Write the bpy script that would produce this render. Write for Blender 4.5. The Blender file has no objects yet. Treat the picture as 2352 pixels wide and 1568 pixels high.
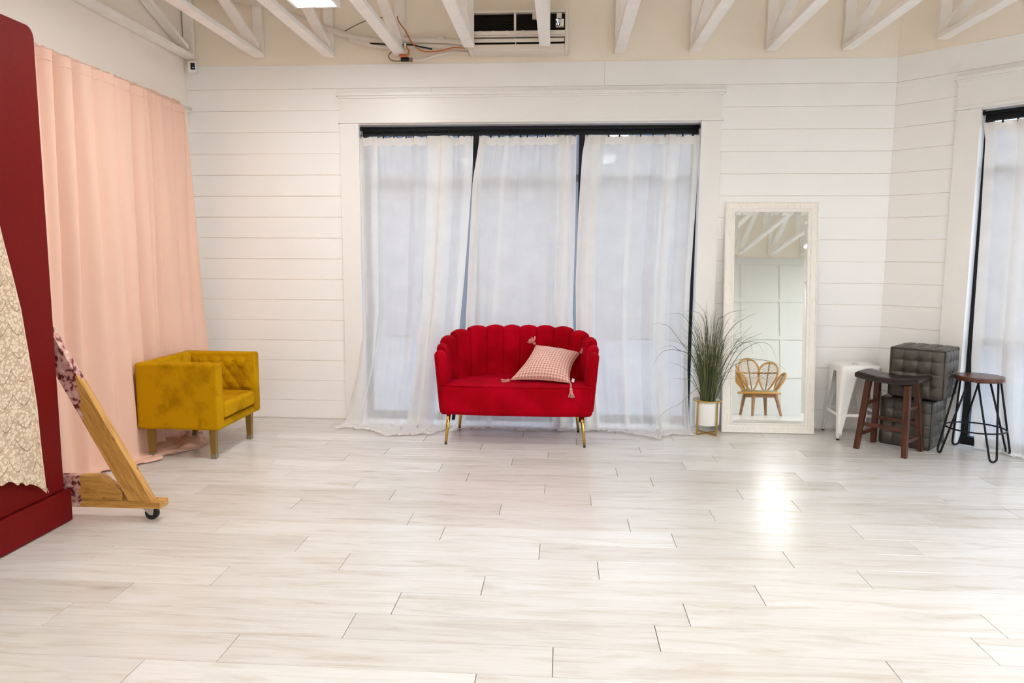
import bpy, math, random
from mathutils import Vector, Matrix, noise as mnoise
random.seed(7)
D = bpy.data
S = bpy.context.scene
COL = S.collection
PI = math.pi
sin, cos, sqrt = math.sin, math.cos, math.sqrt

# ------------------------------------------------------------------ camera
YAW, PIT, ROL = -0.06829, 0.11809, 0.00494
CAMP = Vector((0.22328, -6.25526, 1.47156))
fw = Vector((sin(YAW)*cos(PIT), cos(YAW)*cos(PIT), -sin(PIT)))
rt = Vector((cos(YAW), -sin(YAW), 0))
upv = rt.cross(fw)
r2 = cos(ROL)*rt + sin(ROL)*upv
u2 = -sin(ROL)*rt + cos(ROL)*upv
cd = D.cameras.new('camera'); cd.sensor_width = 36.0; cd.lens = 1648.15/2352*36.0; cd.clip_start = 0.05
cam = D.objects.new('camera', cd); COL.objects.link(cam)
cam.matrix_world = Matrix(((r2.x, u2.x, -fw.x, CAMP.x), (r2.y, u2.y, -fw.y, CAMP.y), (r2.z, u2.z, -fw.z, CAMP.z), (0, 0, 0, 1)))
S.camera = cam
def at_y(px, py, y):                       # the point seen at a pixel of the photograph, on a plane of constant depth
    d = fw + r2*((px-1176)/1648.15) - u2*((py-784)/1648.15)
    return CAMP + d*((y-CAMP.y)/d.y)

# ------------------------------------------------------------------ world and exposure
S.view_settings.view_transform = 'Standard'; S.view_settings.look = 'None'
S.view_settings.gamma = 1.0; S.view_settings.use_curve_mapping = False
S.view_settings.exposure = 0.05
S.cycles.diffuse_bounces = 8; S.cycles.max_bounces = 12; S.cycles.transparent_max_bounces = 16; S.cycles.adaptive_threshold = 0.02
SKY_STRENGTH = 4.7
PANEL_STRENGTH = 40.0
wd = D.worlds.new('sky'); S.world = wd; wd.use_nodes = True
nt = wd.node_tree; nt.nodes.clear()
o_ = nt.nodes.new('ShaderNodeOutputWorld'); b_ = nt.nodes.new('ShaderNodeBackground')
tc_ = nt.nodes.new('ShaderNodeTexCoord'); sx_ = nt.nodes.new('ShaderNodeSeparateXYZ'); cr_ = nt.nodes.new('ShaderNodeValToRGB')
nt.links.new(tc_.outputs['Generated'], sx_.inputs[0]); nt.links.new(sx_.outputs['Z'], cr_.inputs[0])
cr_.color_ramp.elements[0].position = 0.0; cr_.color_ramp.elements[0].color = (.86, .89, .93, 1)
cr_.color_ramp.elements[1].position = 0.7; cr_.color_ramp.elements[1].color = (.55, .70, .92, 1)
nt.links.new(cr_.outputs[0], b_.inputs[0]); b_.inputs[1].default_value = SKY_STRENGTH
nt.links.new(b_.outputs[0], o_.inputs[0])

# ------------------------------------------------------------------ materials
def mat(name, col, rough=.5, metal=0., spec=.5, **k):
    m = D.materials.new(name); m.use_nodes = True
    p = m.node_tree.nodes['Principled BSDF']
    p.inputs['Base Color'].default_value = (*col, 1); p.inputs['Roughness'].default_value = rough
    p.inputs['Metallic'].default_value = metal; p.inputs['Specular IOR Level'].default_value = spec
    for a, v in k.items():
        p.inputs[a.replace('_', ' ')].default_value = v
    return m
class N:                                   # small helper to wire shader nodes
    def __init__(s, m): s.t = m.node_tree; s.p = s.t.nodes['Principled BSDF']
    def n(s, ty, **k):
        x = s.t.nodes.new('ShaderNode'+ty)
        for a, v in k.items(): setattr(x, a, v)
        return x
    def l(s, a, b): s.t.links.new(a, b)
    def coord(s, scale=(1, 1, 1), out='Object', rnd=False):
        tc = s.n('TexCoord'); mp = s.n('Mapping'); mp.inputs['Scale'].default_value = scale
        s.l(tc.outputs[out], mp.inputs[0])
        if rnd:
            oi = s.n('ObjectInfo'); mu = s.n('Math', operation='MULTIPLY'); mu.inputs[1].default_value = 61.7
            s.l(oi.outputs['Random'], mu.inputs[0]); s.l(mu.outputs[0], mp.inputs['Location'])
        return mp.outputs[0]
    def noise(s, vec, scale=5, detail=4, rough=.5, dist=0):
        x = s.n('TexNoise'); x.inputs['Scale'].default_value = scale; x.inputs['Detail'].default_value = detail
        x.inputs['Roughness'].default_value = rough; x.inputs['Distortion'].default_value = dist
        s.l(vec, x.inputs['Vector']); return x.outputs['Fac']
    def ramp(s, fac, stops):
        x = s.n('ValToRGB'); e = x.color_ramp.elements
        while len(e) < len(stops): e.new(.5)
        for i, (p, c) in enumerate(stops):
            e[i].position = p; e[i].color = (*c, 1) if len(c) == 3 else c
        s.l(fac, x.inputs[0]); return x.outputs[0]
    def mix(s, fac, a, b, mode='MIX'):
        x = s.n('Mix', data_type='RGBA', blend_type=mode)
        for v, i in ((fac, 0), (a, 6), (b, 7)):
            if hasattr(v, 'links'): s.l(v, x.inputs[i])
            elif i == 0: x.inputs[0].default_value = v
            else: x.inputs[i].default_value = (*v, 1)
        return x.outputs[2]
    def math(s, op, a, b=None):
        x = s.n('Math', operation=op)
        for v, i in ((a, 0), (b, 1)):
            if v is None: continue
            if hasattr(v, 'links'): s.l(v, x.inputs[i])
            else: x.inputs[i].default_value = v
        return x.outputs[0]
    def bump(s, h, strength=.2, dist=.01):
        x = s.n('Bump'); x.inputs['Strength'].default_value = strength; x.inputs['Distance'].default_value = dist
        s.l(h, x.inputs['Height']); s.l(x.outputs[0], s.p.inputs['Normal'])
    def color(s, c): s.l(c, s.p.inputs['Base Color'])

def paint(name, col, var=.03, rough=.55, scale=2.0):
    m = mat(name, col, rough); k = N(m); v = k.coord()
    c2 = tuple(max(0, c*(1-var*2)) for c in col)
    k.color(k.ramp(k.noise(v, scale, 5), [(.3, c2), (.65, col)]))
    k.bump(k.noise(v, 90, 3), .05, .004)
    return m
M = {}
M['wall'] = paint('white wall paint', (.905, .90, .89), .012, .45)
M['upper'] = paint('upper wall paint', (.92, .84, .725), .02, .6)
M['truss'] = paint('white painted timber', (.92, .885, .84), .04, .6, 6)
M['casing'] = paint('window casing paint', (.85, .84, .82), .01, .35)
M['rear'] = paint('rear wall paint', (.72, .715, .67), .01, .45)
M['roof'] = paint('roof deck paint', (.92, .89, .83), .03, .6)
M['white_plastic'] = mat('white plastic', (.76, .70, .62), .4)
M['lines'] = paint('insulated line wrap', (.76, .71, .63), .03, .6, 8)
M['black_metal'] = mat('black metal', (.007, .007, .008), .45, 0, .25)
M['black_rubber'] = mat('black rubber', (.008, .008, .009), .6)
M['dark_void'] = mat('dark interior', (.006, .005, .005), .7)
M['gold'] = mat('brushed brass', (.55, .37, .11), .3, 1.0)
M['brass_leg'] = mat('polished brass', (.58, .38, .085), .2, 1.0)
M['steel'] = mat('zinc plated steel', (.6, .58, .54), .35, .9)
M['white_metal'] = mat('white enamel', (.88, .88, .86), .3)
M['pot'] = mat('white ceramic', (.86, .86, .84), .35)
M['soil'] = mat('dark planter filler', (.16, .16, .15), .8)
M['alu'] = mat('grey window transom', (.16, .155, .15), .5)
M['orange'] = mat('orange cord', (.55, .14, .02), .5)
M['brown_cord'] = mat('tan cord', (.22, .15, .08), .6)
M['clear_cap'] = mat('clear plastic leg cap', (.22, .19, .12), .2)

def floor_mat():
    m = mat('washed oak laminate', (.8, .76, .7), .22, 0, .5); k = N(m)
    oi = k.n('ObjectInfo')
    v = k.coord((1.1, 9, 1), rnd=True)
    g1 = k.noise(v, 1.6, 7, .62, 1.2)
    v2 = k.coord((.9, 30, 1), rnd=True); g2 = k.noise(v2, 2.2, 4, .6, .4)
    base = k.ramp(g1, [(.24, (.50, .455, .395)), (.38, (.62, .60, .565)), (.50, (.68, .675, .66)), (.75, (.71, .715, .72))])
    fine = k.ramp(g2, [(.32, (.83, .80, .77)), (.6, (1, 1, 1))])
    c = k.mix(.38, base, fine, 'MULTIPLY')
    tint = k.ramp(oi.outputs['Random'], [(0, (.86, .825, .785)), (.3, (.97, .955, .935)), (.55, (.91, .885, .855)), (.8, (1, .99, .975)), (1, (1.04, 1.035, 1.03))])
    c = k.mix(.9, c, tint, 'MULTIPLY')
    k.color(c)
    k.l(k.ramp(g2, [(.3, (.26,)*3), (.7, (.19,)*3)]), k.p.inputs['Roughness'])
    k.bump(g2, .04, .002)
    return m
M['floor'] = floor_mat()
M['subfloor'] = mat('dark joint', (.20, .16, .13), .8)

def velvet(name, hi, lo, tint, sc=5, contrast=(.42, .6)):
    m = mat(name, hi, .8, 0, .04, Sheen_Weight=.10, Sheen_Roughness=.4); k = N(m)
    k.p.inputs['Sheen Tint'].default_value = (*tint, 1)
    v = k.coord()
    k.color(k.ramp(k.noise(v, sc, 6, .62, .15), [(contrast[0], lo), (contrast[1], hi)]))
    k.bump(k.noise(v, 60, 3), .05, .004)
    return m
M['red'] = velvet('crimson velvet', (.40, .0002, .010), (.29, .0001, .004), (1, .02, .18), 4)
M['mustard'] = velvet('mustard velvet', (.465, .245, .002), (.31, .155, .001), (1, .55, .05), 5.5, (.34, .50))
M['mustard_leg'] = mat('mustard stained wood', (.20, .115, .014), .4)

def leather(name, col, rough=.33):
    m = mat(name, col, rough, 0, .5); k = N(m); v = k.coord()
    k.color(k.ramp(k.noise(v, 9, 4), [(.35, tuple(c*.75 for c in col)), (.7, tuple(c*1.15 for c in col))]))
    k.bump(k.noise(v, 160, 3), .18, .002)
    return m
M['brown_leather'] = leather('dark brown leather', (.018, .009, .0075), .27)
M['grey_leather'] = leather('charcoal faux leather', (.068, .058, .046), .38)

def wood(name, c1, c2, scale=(2, 30, 30), rough=.45, knots=False, rnd=True):
    m = mat(name, c1, rough); k = N(m); v = k.coord(scale, rnd=rnd)
    g = k.noise(v, 1.5, 6, .6, 1.0)
    c = k.ramp(g, [(.35, c2), (.62, c1)])
    if knots:
        vv = k.coord((9, 14, 14)); vo = k.n('TexVoronoi'); vo.inputs['Scale'].default_value = 1.0
        k.l(vv, vo.inputs['Vector'])
        c = k.mix(k.ramp(vo.outputs['Distance'], [(.05, (1,)*3), (.16, (0,)*3)]), c, (.22, .08, .015))
    k.color(c); k.bump(g, .06, .003)
    return m
M['walnut'] = wood('red brown stool wood', (.095, .025, .008), (.028, .009, .004), (25, 25, 2.5), .35)
M['seat_wood'] = wood('warm walnut seat', (.115, .034, .013), (.06, .017, .007), (4, 40, 10), .28)
M['teak'] = wood('chair leg teak', (.38, .17, .05), (.24, .10, .03), (20, 20, 3), .4)
M['rattan'] = wood('rattan cane', (.60, .31, .055), (.38, .17, .03), (30, 30, 30), .4)
M['cane'] = wood('dark rattan binding', (.33, .15, .03), (.20, .08, .015), (40, 40, 40), .5)

def brace_wood(nm, thr, rot=0):
    m = wood(nm, (.57, .31, .075), (.36, .16, .030), (3, 26, 26), .55, True, False); k = N(m)
    for mp in [x for x in m.node_tree.nodes if x.type == 'MAPPING'] if rot else []:
        src = mp.inputs[0].links[0].from_socket; vr = k.n('VectorRotate', rotation_type='Y_AXIS'); vr.inputs['Angle'].default_value = rot
        k.l(src, vr.inputs['Vector']); k.l(vr.outputs[0], mp.inputs[0])
    base = k.p.inputs['Base Color'].links[0].from_socket
    tc = k.n('TexCoord'); sx = k.n('SeparateXYZ'); k.l(tc.outputs['Object'], sx.inputs[0])
    nz = k.noise(k.coord((1, 1, 1)), 16, 4, .6)
    edge = k.math('ADD', sx.outputs['X'], k.math('MULTIPLY', k.math('SUBTRACT', nz, .5), .09))
    mask = k.math('LESS_THAN', edge, thr)       # roller paint near the panel edge, where the brace was painted over
    pc = k.ramp(k.noise(k.coord((1, 1, 1)), 30, 3), [(.40, (.10, .012, .014)), (.46, (.50, .24, .21)), (.60, (.60, .38, .34)), (.68, (.66, .58, .40))])
    k.color(k.mix(mask, base, pc))
    return m
M['pine'] = brace_wood('pine stud', .062); M['pine_diag'] = brace_wood('pine diagonal stud', .095, math.radians(-61.2))
M['burgundy'] = paint('burgundy wall paint', (.150, .004, .0035), .06, .6, 30)
M['burgundy'].node_tree.nodes['Principled BSDF'].inputs['Specular IOR Level'].default_value = .12

def cloth_mat(name, col, transp=.0, transl=.35, tex=220):
    m = D.materials.new(name); m.use_nodes = True; t = m.node_tree; t.nodes.clear()
    out = t.nodes.new('ShaderNodeOutputMaterial'); df = t.nodes.new('ShaderNodeBsdfDiffuse'); tr = t.nodes.new('ShaderNodeBsdfTranslucent')
    df.inputs[0].default_value = (*col, 1); tr.inputs[0].default_value = (*col, 1)
    mx = t.nodes.new('ShaderNodeMixShader'); mx.inputs[0].default_value = transl
    t.links.new(df.outputs[0], mx.inputs[1]); t.links.new(tr.outputs[0], mx.inputs[2]); res = mx.outputs[0]
    if transp > 0:
        tp = t.nodes.new('ShaderNodeBsdfTransparent'); m2 = t.nodes.new('ShaderNodeMixShader')
        tc = t.nodes.new('ShaderNodeTexCoord'); nz = t.nodes.new('ShaderNodeTexNoise'); nz.inputs['Scale'].default_value = 6
        rm = t.nodes.new('ShaderNodeMapRange'); rm.inputs[3].default_value = 1-transp-.07; rm.inputs[4].default_value = 1-transp+.07
        t.links.new(tc.outputs['Object'], nz.inputs['Vector']); t.links.new(nz.outputs['Fac'], rm.inputs[0])
        t.links.new(rm.outputs[0], m2.inputs[0]); t.links.new(tp.outputs[0], m2.inputs[1]); t.links.new(res, m2.inputs[2]); res = m2.outputs[0]
    t.links.new(res, out.inputs[0]); return m
M['sheer'] = cloth_mat('white sheer voile', (.90, .885, .865), .33, .30)
M['sheer_hem'] = cloth_mat('doubled voile hem', (.87, .84, .80), .10, .35)
M['peach'] = cloth_mat('peach curtain cloth', (.81, .55, .435), 0, .08)

def lace_mat():
    m = D.materials.new('cream lace'); m.use_nodes = True; k = N(m); p = k.p
    p.inputs['Roughness'].default_value = .8
    v = k.coord((1, 1, 1), 'UV')
    vo = k.n('TexVoronoi'); vo.inputs['Scale'].default_value = 62; k.l(v, vo.inputs['Vector'])
    vf = k.n('TexVoronoi'); vf.inputs['Scale'].default_value = 150; k.l(v, vf.inputs['Vector'])
    sx = k.n('SeparateXYZ'); k.l(v, sx.inputs[0])
    # rows of scalloped fans
    a = k.math('ABSOLUTE', k.math('SUBTRACT', k.math('FRACT', k.math('MULTIPLY', sx.outputs['X'], 9.5)), .5))
    ph = k.math('FRACT', k.math('SUBTRACT', k.math('MULTIPLY', sx.outputs['Y'], 8.5), k.math('MULTIPLY', k.math('MULTIPLY', a, a), 2.2)))
    net = k.math('LESS_THAN', vf.outputs['Distance'], .42)
    rose = k.math('MULTIPLY', k.math('LESS_THAN', vo.outputs['Distance'], .50), k.math('GREATER_THAN', vo.outputs['Distance'], .20))
    band = k.math('LESS_THAN', k.math('ABSOLUTE', k.math('SUBTRACT', ph, .12)), .035)
    holes = k.math('MULTIPLY', band, k.math('GREATER_THAN', k.noise(v, 40, 2), .45))
    alpha = k.math('SUBTRACT', k.math('MAXIMUM', k.math('MULTIPLY', net, .95), k.math('MAXIMUM', rose, .82)), k.math('MULTIPLY', holes, .22))
    k.l(alpha, p.inputs['Alpha'])
    k.color(k.mix(band, k.mix(rose, (.60, .465, .32), (.74, .62, .47)), (.50, .37, .25)))
    k.bump(k.math('SUBTRACT', 1.0, vo.outputs['Distance']), .5, .004)
    return m
M['lace'] = lace_mat()

def houndstooth():
    m = mat('pink houndstooth weave', (.8, .5, .45), .85); k = N(m)
    tc = k.n('TexCoord'); sx = k.n('SeparateXYZ'); k.l(tc.outputs['UV'], sx.inputs[0])
    T = 150.0
    i = k.math('FLOOR', k.math('MULTIPLY', sx.outputs['X'], T)); j = k.math('FLOOR', k.math('MULTIPLY', sx.outputs['Y'], T))
    wi = k.math('LESS_THAN', k.math('MODULO', i, 8), 4); wj = k.math('LESS_THAN', k.math('MODULO', j, 8), 4)
    tw = k.math('LESS_THAN', k.math('MODULO', k.math('ADD', i, j), 4), 2)
    d = k.math('ADD', k.math('MULTIPLY', tw, wi), k.math('MULTIPLY', k.math('SUBTRACT', 1, tw), wj))
    k.color(k.mix(d, (.80, .53, .46), (.43, .20, .165)))
    k.bump(k.noise(k.coord((1, 1, 1), 'UV'), 240, 2), .2, .002)
    return m
M['hound'] = houndstooth()
M['tassel'] = mat('dusty pink yarn', (.56, .25, .22), .9)
M['label_white'] = mat('white fabric tag', (.85, .82, .76), .7)

def distressed():
    m = mat('distressed white wood', (.84, .80, .74), .55); k = N(m)
    v = k.coord((1, 1, 1)); 
    sc = k.noise(k.coord((14, 14, 14)), 2.0, 6, .7, .3)
    st = k.noise(k.coord((60, 60, 9)), 2.0, 4, .6)
    c = k.ramp(st, [(.28, (.76, .70, .62)), (.46, (.86, .825, .77))])
    mask = k.math('MULTIPLY', k.ramp(sc, [(.62, (0,)*3), (.70, (1,)*3)]), k.ramp(st, [(.38, (1,)*3), (.5, (0,)*3)]))
    k.color(k.mix(mask, c, (.30, .22, .15)))
    k.bump(st, .15, .003)
    return m
M['distressed'] = distressed()
M['mirror'] = mat('mirror glass', (.86, .89, .87), .015, 1.0)
def blade_mat():
    m = mat('grass blade', (.05, .085, .02), .5); k = N(m); oi = k.n('ObjectInfo')
    sx = k.n('SeparateXYZ'); k.l(k.coord(out='UV'), sx.inputs[0]); k.color(k.ramp(sx.outputs['X'], [(.0, (.020, .026, .012)), (.45, (.045, .068, .018)), (.72, (.088, .118, .026)), (1.0, (.20, .17, .055))]))
    return m
M['blade'] = blade_mat()
M['dark_blade'] = mat('dark arching blade', (.035, .05, .025), .5)
def emit(name, col, st):
    m = mat(name, col, .5); p = m.node_tree.nodes['Principled BSDF']
    p.inputs['Emission Color'].default_value = (*col, 1); p.inputs['Emission Strength'].default_value = st; return m
M['led'] = emit('led panel diffuser', (1.0, .985, .96), PANEL_STRENGTH)
M['digit'] = emit('white display segment', (.9, .92, 1), 3.0)
M['blue_led'] = emit('blue indicator', (.2, .45, 1), 4.0)
M['red_led'] = emit('red indicator', (1, .05, .05), .6)
M['pave'] = paint('exterior pavement', (.24, .24, .25), .05, .8, 3)
M['render_ext'] = paint('pale render', (.165, .168, .178), .03, .8)
M['corr'] = mat('blue grey corrugated metal', (.08, .10, .14), .45, .3)
M['cushion_olive'] = mat('olive seat pad', (.27, .24, .13), .8)
m = D.materials.new('window glass'); m.use_nodes = True; t = m.node_tree; t.nodes.clear()
oo = t.nodes.new('ShaderNodeOutputMaterial'); tp = t.nodes.new('ShaderNodeBsdfTransparent'); gl = t.nodes.new('ShaderNodeBsdfGlossy'); mx = t.nodes.new('ShaderNodeMixShader')
tp.inputs[0].default_value = (.90, .905, .91, 1); gl.inputs['Roughness'].default_value = .02; mx.inputs[0].default_value = .03
t.links.new(tp.outputs[0], mx.inputs[1]); t.links.new(gl.outputs[0], mx.inputs[2]); t.links.new(mx.outputs[0], oo.inputs[0]); M['glass'] = m

# ------------------------------------------------------------------ mesh helpers
class MB:
    def __init__(s): s.v = []; s.f = []; s.sm = []; s.uv = None
    def add(s, vs, fs, smooth=False):
        b = len(s.v); s.v += [Vector(x) for x in vs]
        s.f += [tuple(b+i for i in q) for q in fs]; s.sm += [smooth]*len(fs); return s
    def obox(s, c, ax, ay, az):            # centre and three half axes
        c, ax, ay, az = map(Vector, (c, ax, ay, az))
        vs = [c+sx*ax+sy*ay+sz*az for sz in (-1, 1) for sy in (-1, 1) for sx in (-1, 1)]
        return s.add(vs, [(0, 2, 3, 1), (4, 5, 7, 6), (0, 1, 5, 4), (2, 6, 7, 3), (0, 4, 6, 2), (1, 3, 7, 5)])
    def box(s, x0, x1, y0, y1, z0, z1):
        return s.obox(((x0+x1)/2, (y0+y1)/2, (z0+z1)/2), ((x1-x0)/2, 0, 0), (0, (y1-y0)/2, 0), (0, 0, (z1-z0)/2))
    def frustum(s, p0, p1, a0, b0, a1, b1, xa=(1, 0, 0), ya=(0, 1, 0)):   # tapered square bar
        p0, p1, xa, ya = map(Vector, (p0, p1, xa, ya))
        vs = [p0+sx*a0*xa+sy*b0*ya for sy in (-1, 1) for sx in (-1, 1)]+[p1+sx*a1*xa+sy*b1*ya for sy in (-1, 1) for sx in (-1, 1)]
        return s.add(vs, [(0, 2, 3, 1), (4, 5, 7, 6), (0, 1, 5, 4), (2, 6, 7, 3), (0, 4, 6, 2), (1, 3, 7, 5)])
    def tube(s, path, r, n=8, closed=False, caps=True):
        P = [Vector(p) for p in path]; k = len(P)
        R = r if isinstance(r, (list, tuple)) else [r]*k
        ref = None; rings = []
        for i in range(k):
            if closed: t = P[(i+1) % k]-P[i-1]
            else: t = P[min(i+1, k-1)]-P[max(i-1, 0)]
            if t.length < 1e-9: t = Vector((0, 0, 1))
            t.normalize()
            if ref is None: ref = Vector((0, 0, 1)) if abs(t.z) < .9 else Vector((1, 0, 0))
            a = (ref-t*ref.dot(t))
            if a.length < 1e-6: a = t.orthogonal()
            a.normalize(); ref = a; b = t.cross(a)
            rings.append([P[i]+R[i]*(cos(2*PI*j/n)*a+sin(2*PI*j/n)*b) for j in range(n)])
        vs = [p for q in rings for p in q]; fs = []
        for i in range(k if closed else k-1):
            i2 = (i+1) % k
            for j in range(n): fs.append((i*n+j, i*n+(j+1) % n, i2*n+(j+1) % n, i2*n+j))
        s.add(vs, fs, True)
        if caps and not closed:
            b = len(s.v)-k*n
            s.f += [tuple(b+j for j in reversed(range(n))), tuple(b+(k-1)*n+j for j in range(n))]; s.sm += [False, False]
        return s
    def lathe(s, prof, n=28, c=(0, 0, 0), capb=True, capt=True):
        c = Vector(c); k = len(prof)
        vs = [c+Vector((r*cos(2*PI*j/n), r*sin(2*PI*j/n), z)) for r, z in prof for j in range(n)]
        fs = [(i*n+j, i*n+(j+1) % n, (i+1)*n+(j+1) % n, (i+1)*n+j) for i in range(k-1) for j in range(n)]
        s.add(vs, fs, True); b = len(s.v)-k*n
        if capb: s.f.append(tuple(b+j for j in reversed(range(n)))); s.sm.append(False)
        if capt: s.f.append(tuple(b+(k-1)*n+j for j in range(n))); s.sm.append(False)
        return s
    def grid(s, fn, nu, nv, uv=False, closed_u=False):
        vs = []; us = []
        for i in range(nu+1):
            for j in range(nv+1):
                vs.append(Vector(fn(i/nu, j/nv))); us.append((i/nu, j/nv))
        fs = [(i*(nv+1)+j, (i+1)*(nv+1)+j, (i+1)*(nv+1)+j+1, i*(nv+1)+j+1) for i in range(nu) for j in range(nv)]
        if uv:
            if s.uv is None: s.uv = [(0, 0)]*len(s.v)
            s.uv += us
        return s.add(vs, fs, True)
    def prism(s, poly, dirv):              # polygon (ccw seen from +dir) extruded along dirv
        P = [Vector(p) for p in poly]; d = Vector(dirv); n = len(P)
        fs = [tuple(reversed(range(n))), tuple(range(n, 2*n))]+[(i, (i+1) % n, n+(i+1) % n, n+i) for i in range(n)]
        return s.add(P+[p+d for p in P], fs)
    def sphere(s, c, r, n=10, m=6, sz=1.0):
        c = Vector(c)
        prof = [(max(r*sin(PI*i/m), 1e-5), -r*sz*cos(PI*i/m)) for i in range(m+1)]
        return s.lathe(prof, n, c, False, False)
    def mesh(s, name, mt):
        me = D.meshes.new(name); me.from_pydata([tuple(v) for v in s.v], [], s.f)
        me.polygons.foreach_set('use_smooth', s.sm)
        if s.uv:
            ul = me.uv_layers.new(name='UVMap')
            for l in me.loops: ul.data[l.index].uv = s.uv[l.vertex_index]
        me.materials.append(M[mt] if isinstance(mt, str) else mt); me.update(); return me
    def build(s, name, mt, parent=None, world=False, bevel=0, seg=2, solid=0, kind=None, label=None):
        if world and parent is not None:
            inv = parent.matrix_basis.inverted()
            s.v = [inv @ v for v in s.v]
        o = D.objects.new(name, s.mesh(name, mt)); COL.objects.link(o)
        if parent is not None: o.parent = parent
        if solid:
            md = o.modifiers.new('thickness', 'SOLIDIFY'); md.thickness = solid; md.offset = 0
        if bevel:
            md = o.modifiers.new('bevel', 'BEVEL'); md.width = bevel; md.segments = seg; md.limit_method = 'ANGLE'; md.angle_limit = math.radians(40)
        if kind: o['kind'] = kind
        if label: o['label'] = label
        return o
def thing(name, label, cat, loc=(0, 0, 0), rz=0, group=None, kind=None):
    o = D.objects.new(name, None); COL.objects.link(o); o.empty_display_size = .1
    o.location = loc; o.rotation_euler = (0, 0, rz)
    o.matrix_basis = Matrix.Translation(Vector(loc)) @ Matrix.Rotation(rz, 4, 'Z')
    tag(o, label, cat, group, kind); return o
def tag(o, label=None, cat=None, group=None, kind=None):
    if label: o['label'] = label
    if cat: o['category'] = cat
    if group: o['group'] = group
    if kind: o['kind'] = kind
    return o
def struct(name):
    o = D.objects.new(name, None); COL.objects.link(o); o['kind'] = 'structure'; return o
def share(o, name, parent, loc=None):
    c = o.copy(); c.name = name; COL.objects.link(c); c.parent = parent
    if loc is not None: c.location = loc
    return c
def smoothpath(pts, n=8):                  # Catmull-Rom
    P = [Vector(p) for p in pts]; out = []
    for i in range(len(P)-1):
        a = P[max(i-1, 0)]; b = P[i]; c = P[i+1]; d = P[min(i+2, len(P)-1)]
        for k in range(n):
            t = k/n
            out.append(.5*((2*b)+(c-a)*t+(2*a-5*b+4*c-d)*t*t+(3*b-a-3*c+d)*t**3))
    out.append(P[-1]); return out
def lerp(a, b, t): return a+(b-a)*t
def interp(tab, x):
    if x <= tab[0][0]: return tab[0][1]
    for (a, b), (c, d) in zip(tab, tab[1:]):
        if x <= c: return b+(d-b)*(x-a)/(c-a)
    return tab[-1][1]

# ------------------------------------------------------------------ the room
XL, XC = -3.0605, 2.9276                   # left wall, corner of back and angled wall
PITCH, Z16, ZTOP, ROOF = .1815, .1704, 3.0936, 3.99
YR, XR = -8.4, 6.2
R45 = sqrt(.5)
DW = Vector((R45, -R45, 0)); NW = Vector((-R45, -R45, 0))
def W(t, off, z): return Vector((XC, 0, 0))+DW*t+NW*off+Vector((0, 0, z))
TEND = (XR-XC)/R45

# floor with separate planks
fl = MB(); fl.prism([(XL-.1, YR-.1, -.02), (XR+.1, YR-.1, -.02), (XR+.1, -(XR-XC)+.15, -.02), (XC+.1, .16, -.02), (XL-.1, .16, -.02)], (0, 0, .013))
floor = fl.build('floor', 'subfloor'); floor['kind'] = 'structure'
ROWX = {1: -.532, 2: 1.143, 3: .357, 4: -.382, 5: .14, 6: -.115, 7: .619, 8: -.388, 9: .134, 10: .418, 11: -.117, 12: .612,
        13: -.395, 14: .13, 15: .414, 16: -.112, 17: -.463, 18: .614, 19: .209, 20: -.06}
PL, PW, Y0 = 1.2225, .197, .0624
def clip(poly, nx, ny, c):                 # keep nx*x+ny*y <= c
    out = []
    for i in range(len(poly)):
        a, b = poly[i], poly[(i+1) % len(poly)]
        da, db = nx*a[0]+ny*a[1]-c, nx*b[0]+ny*b[1]-c
        if da <= 0: out.append(a)
        if da*db < 0:
            t = da/(da-db); out.append((a[0]+(b[0]-a[0])*t, a[1]+(b[1]-a[1])*t))
    return out
def inset(poly, d):
    n = len(poly); cx = sum(p[0] for p in poly)/n; cy = sum(p[1] for p in poly)/n
    out = []
    for p in poly:
        out.append((p[0]+(d if p[0] < cx else -d), p[1]+(d if p[1] < cy else -d)))
    return out
def plank_mb(poly, cx, cy, mb=None):
    mb = mb or MB(); q = inset(poly, .0012); n = len(poly)
    vs = [(x-cx, y-cy, -.008) for x, y in poly]+[(x-cx, y-cy, -.0012) for x, y in poly]+[(x-cx, y-cy, 0) for x, y in q]
    fs = [(i, (i+1) % n, n+(i+1) % n, n+i) for i in range(n)]+[(n+i, n+(i+1) % n, 2*n+(i+1) % n, 2*n+i) for i in range(n)]+[tuple(range(2*n, 3*n))]
    return mb.add(vs, fs)
full = plank_mb([(-PL/2+.0013, -PW/2+.0009), (PL/2-.0013, -PW/2+.0009), (PL/2-.0013, PW/2-.0009), (-PL/2+.0013, PW/2-.0009)], 0, 0).mesh('plank', 'floor')
rest = MB()
for k in range(0, 44):
    y1 = Y0-k*PW; y0 = y1-PW
    j0 = ROWX.get(k, ((k*.4379) % 1)*PL)
    n0 = math.floor((XL-j0)/PL)
    for n in range(n0, n0+10):
        x0, x1 = j0+n*PL, j0+(n+1)*PL
        whole = [(x0+.0013, y0+.0009), (x1-.0013, y0+.0009), (x1-.0013, y1-.0009), (x0+.0013, y1-.0009)]
        p = clip(whole, -1, 0, -XL); p = p and clip(p, 1, 0, XR+.02); p = p and clip(p, 0, 1, .06); p = p and clip(p, 0, -1, -YR+.01); p = p and clip(p, R45, R45, XC*R45+.06)
        if not p or len(p) < 3: continue
        if max(q[0] for q in p)-min(q[0] for q in p) < .01: continue
        cx, cy = (x0+x1)/2, (y0+y1)/2
        if k > 21:
            plank_mb(p, 0, 0, rest); continue
        same = len(p) == 4 and max(abs(a[0]-b[0])+abs(a[1]-b[1]) for a, b in zip(p, whole)) < 1e-4
        me = full if same else plank_mb(p, cx, cy).mesh('plank', 'floor')
        o = D.objects.new('plank', me); COL.objects.link(o); o.parent = floor; o.location = (cx, cy, 0)
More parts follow.
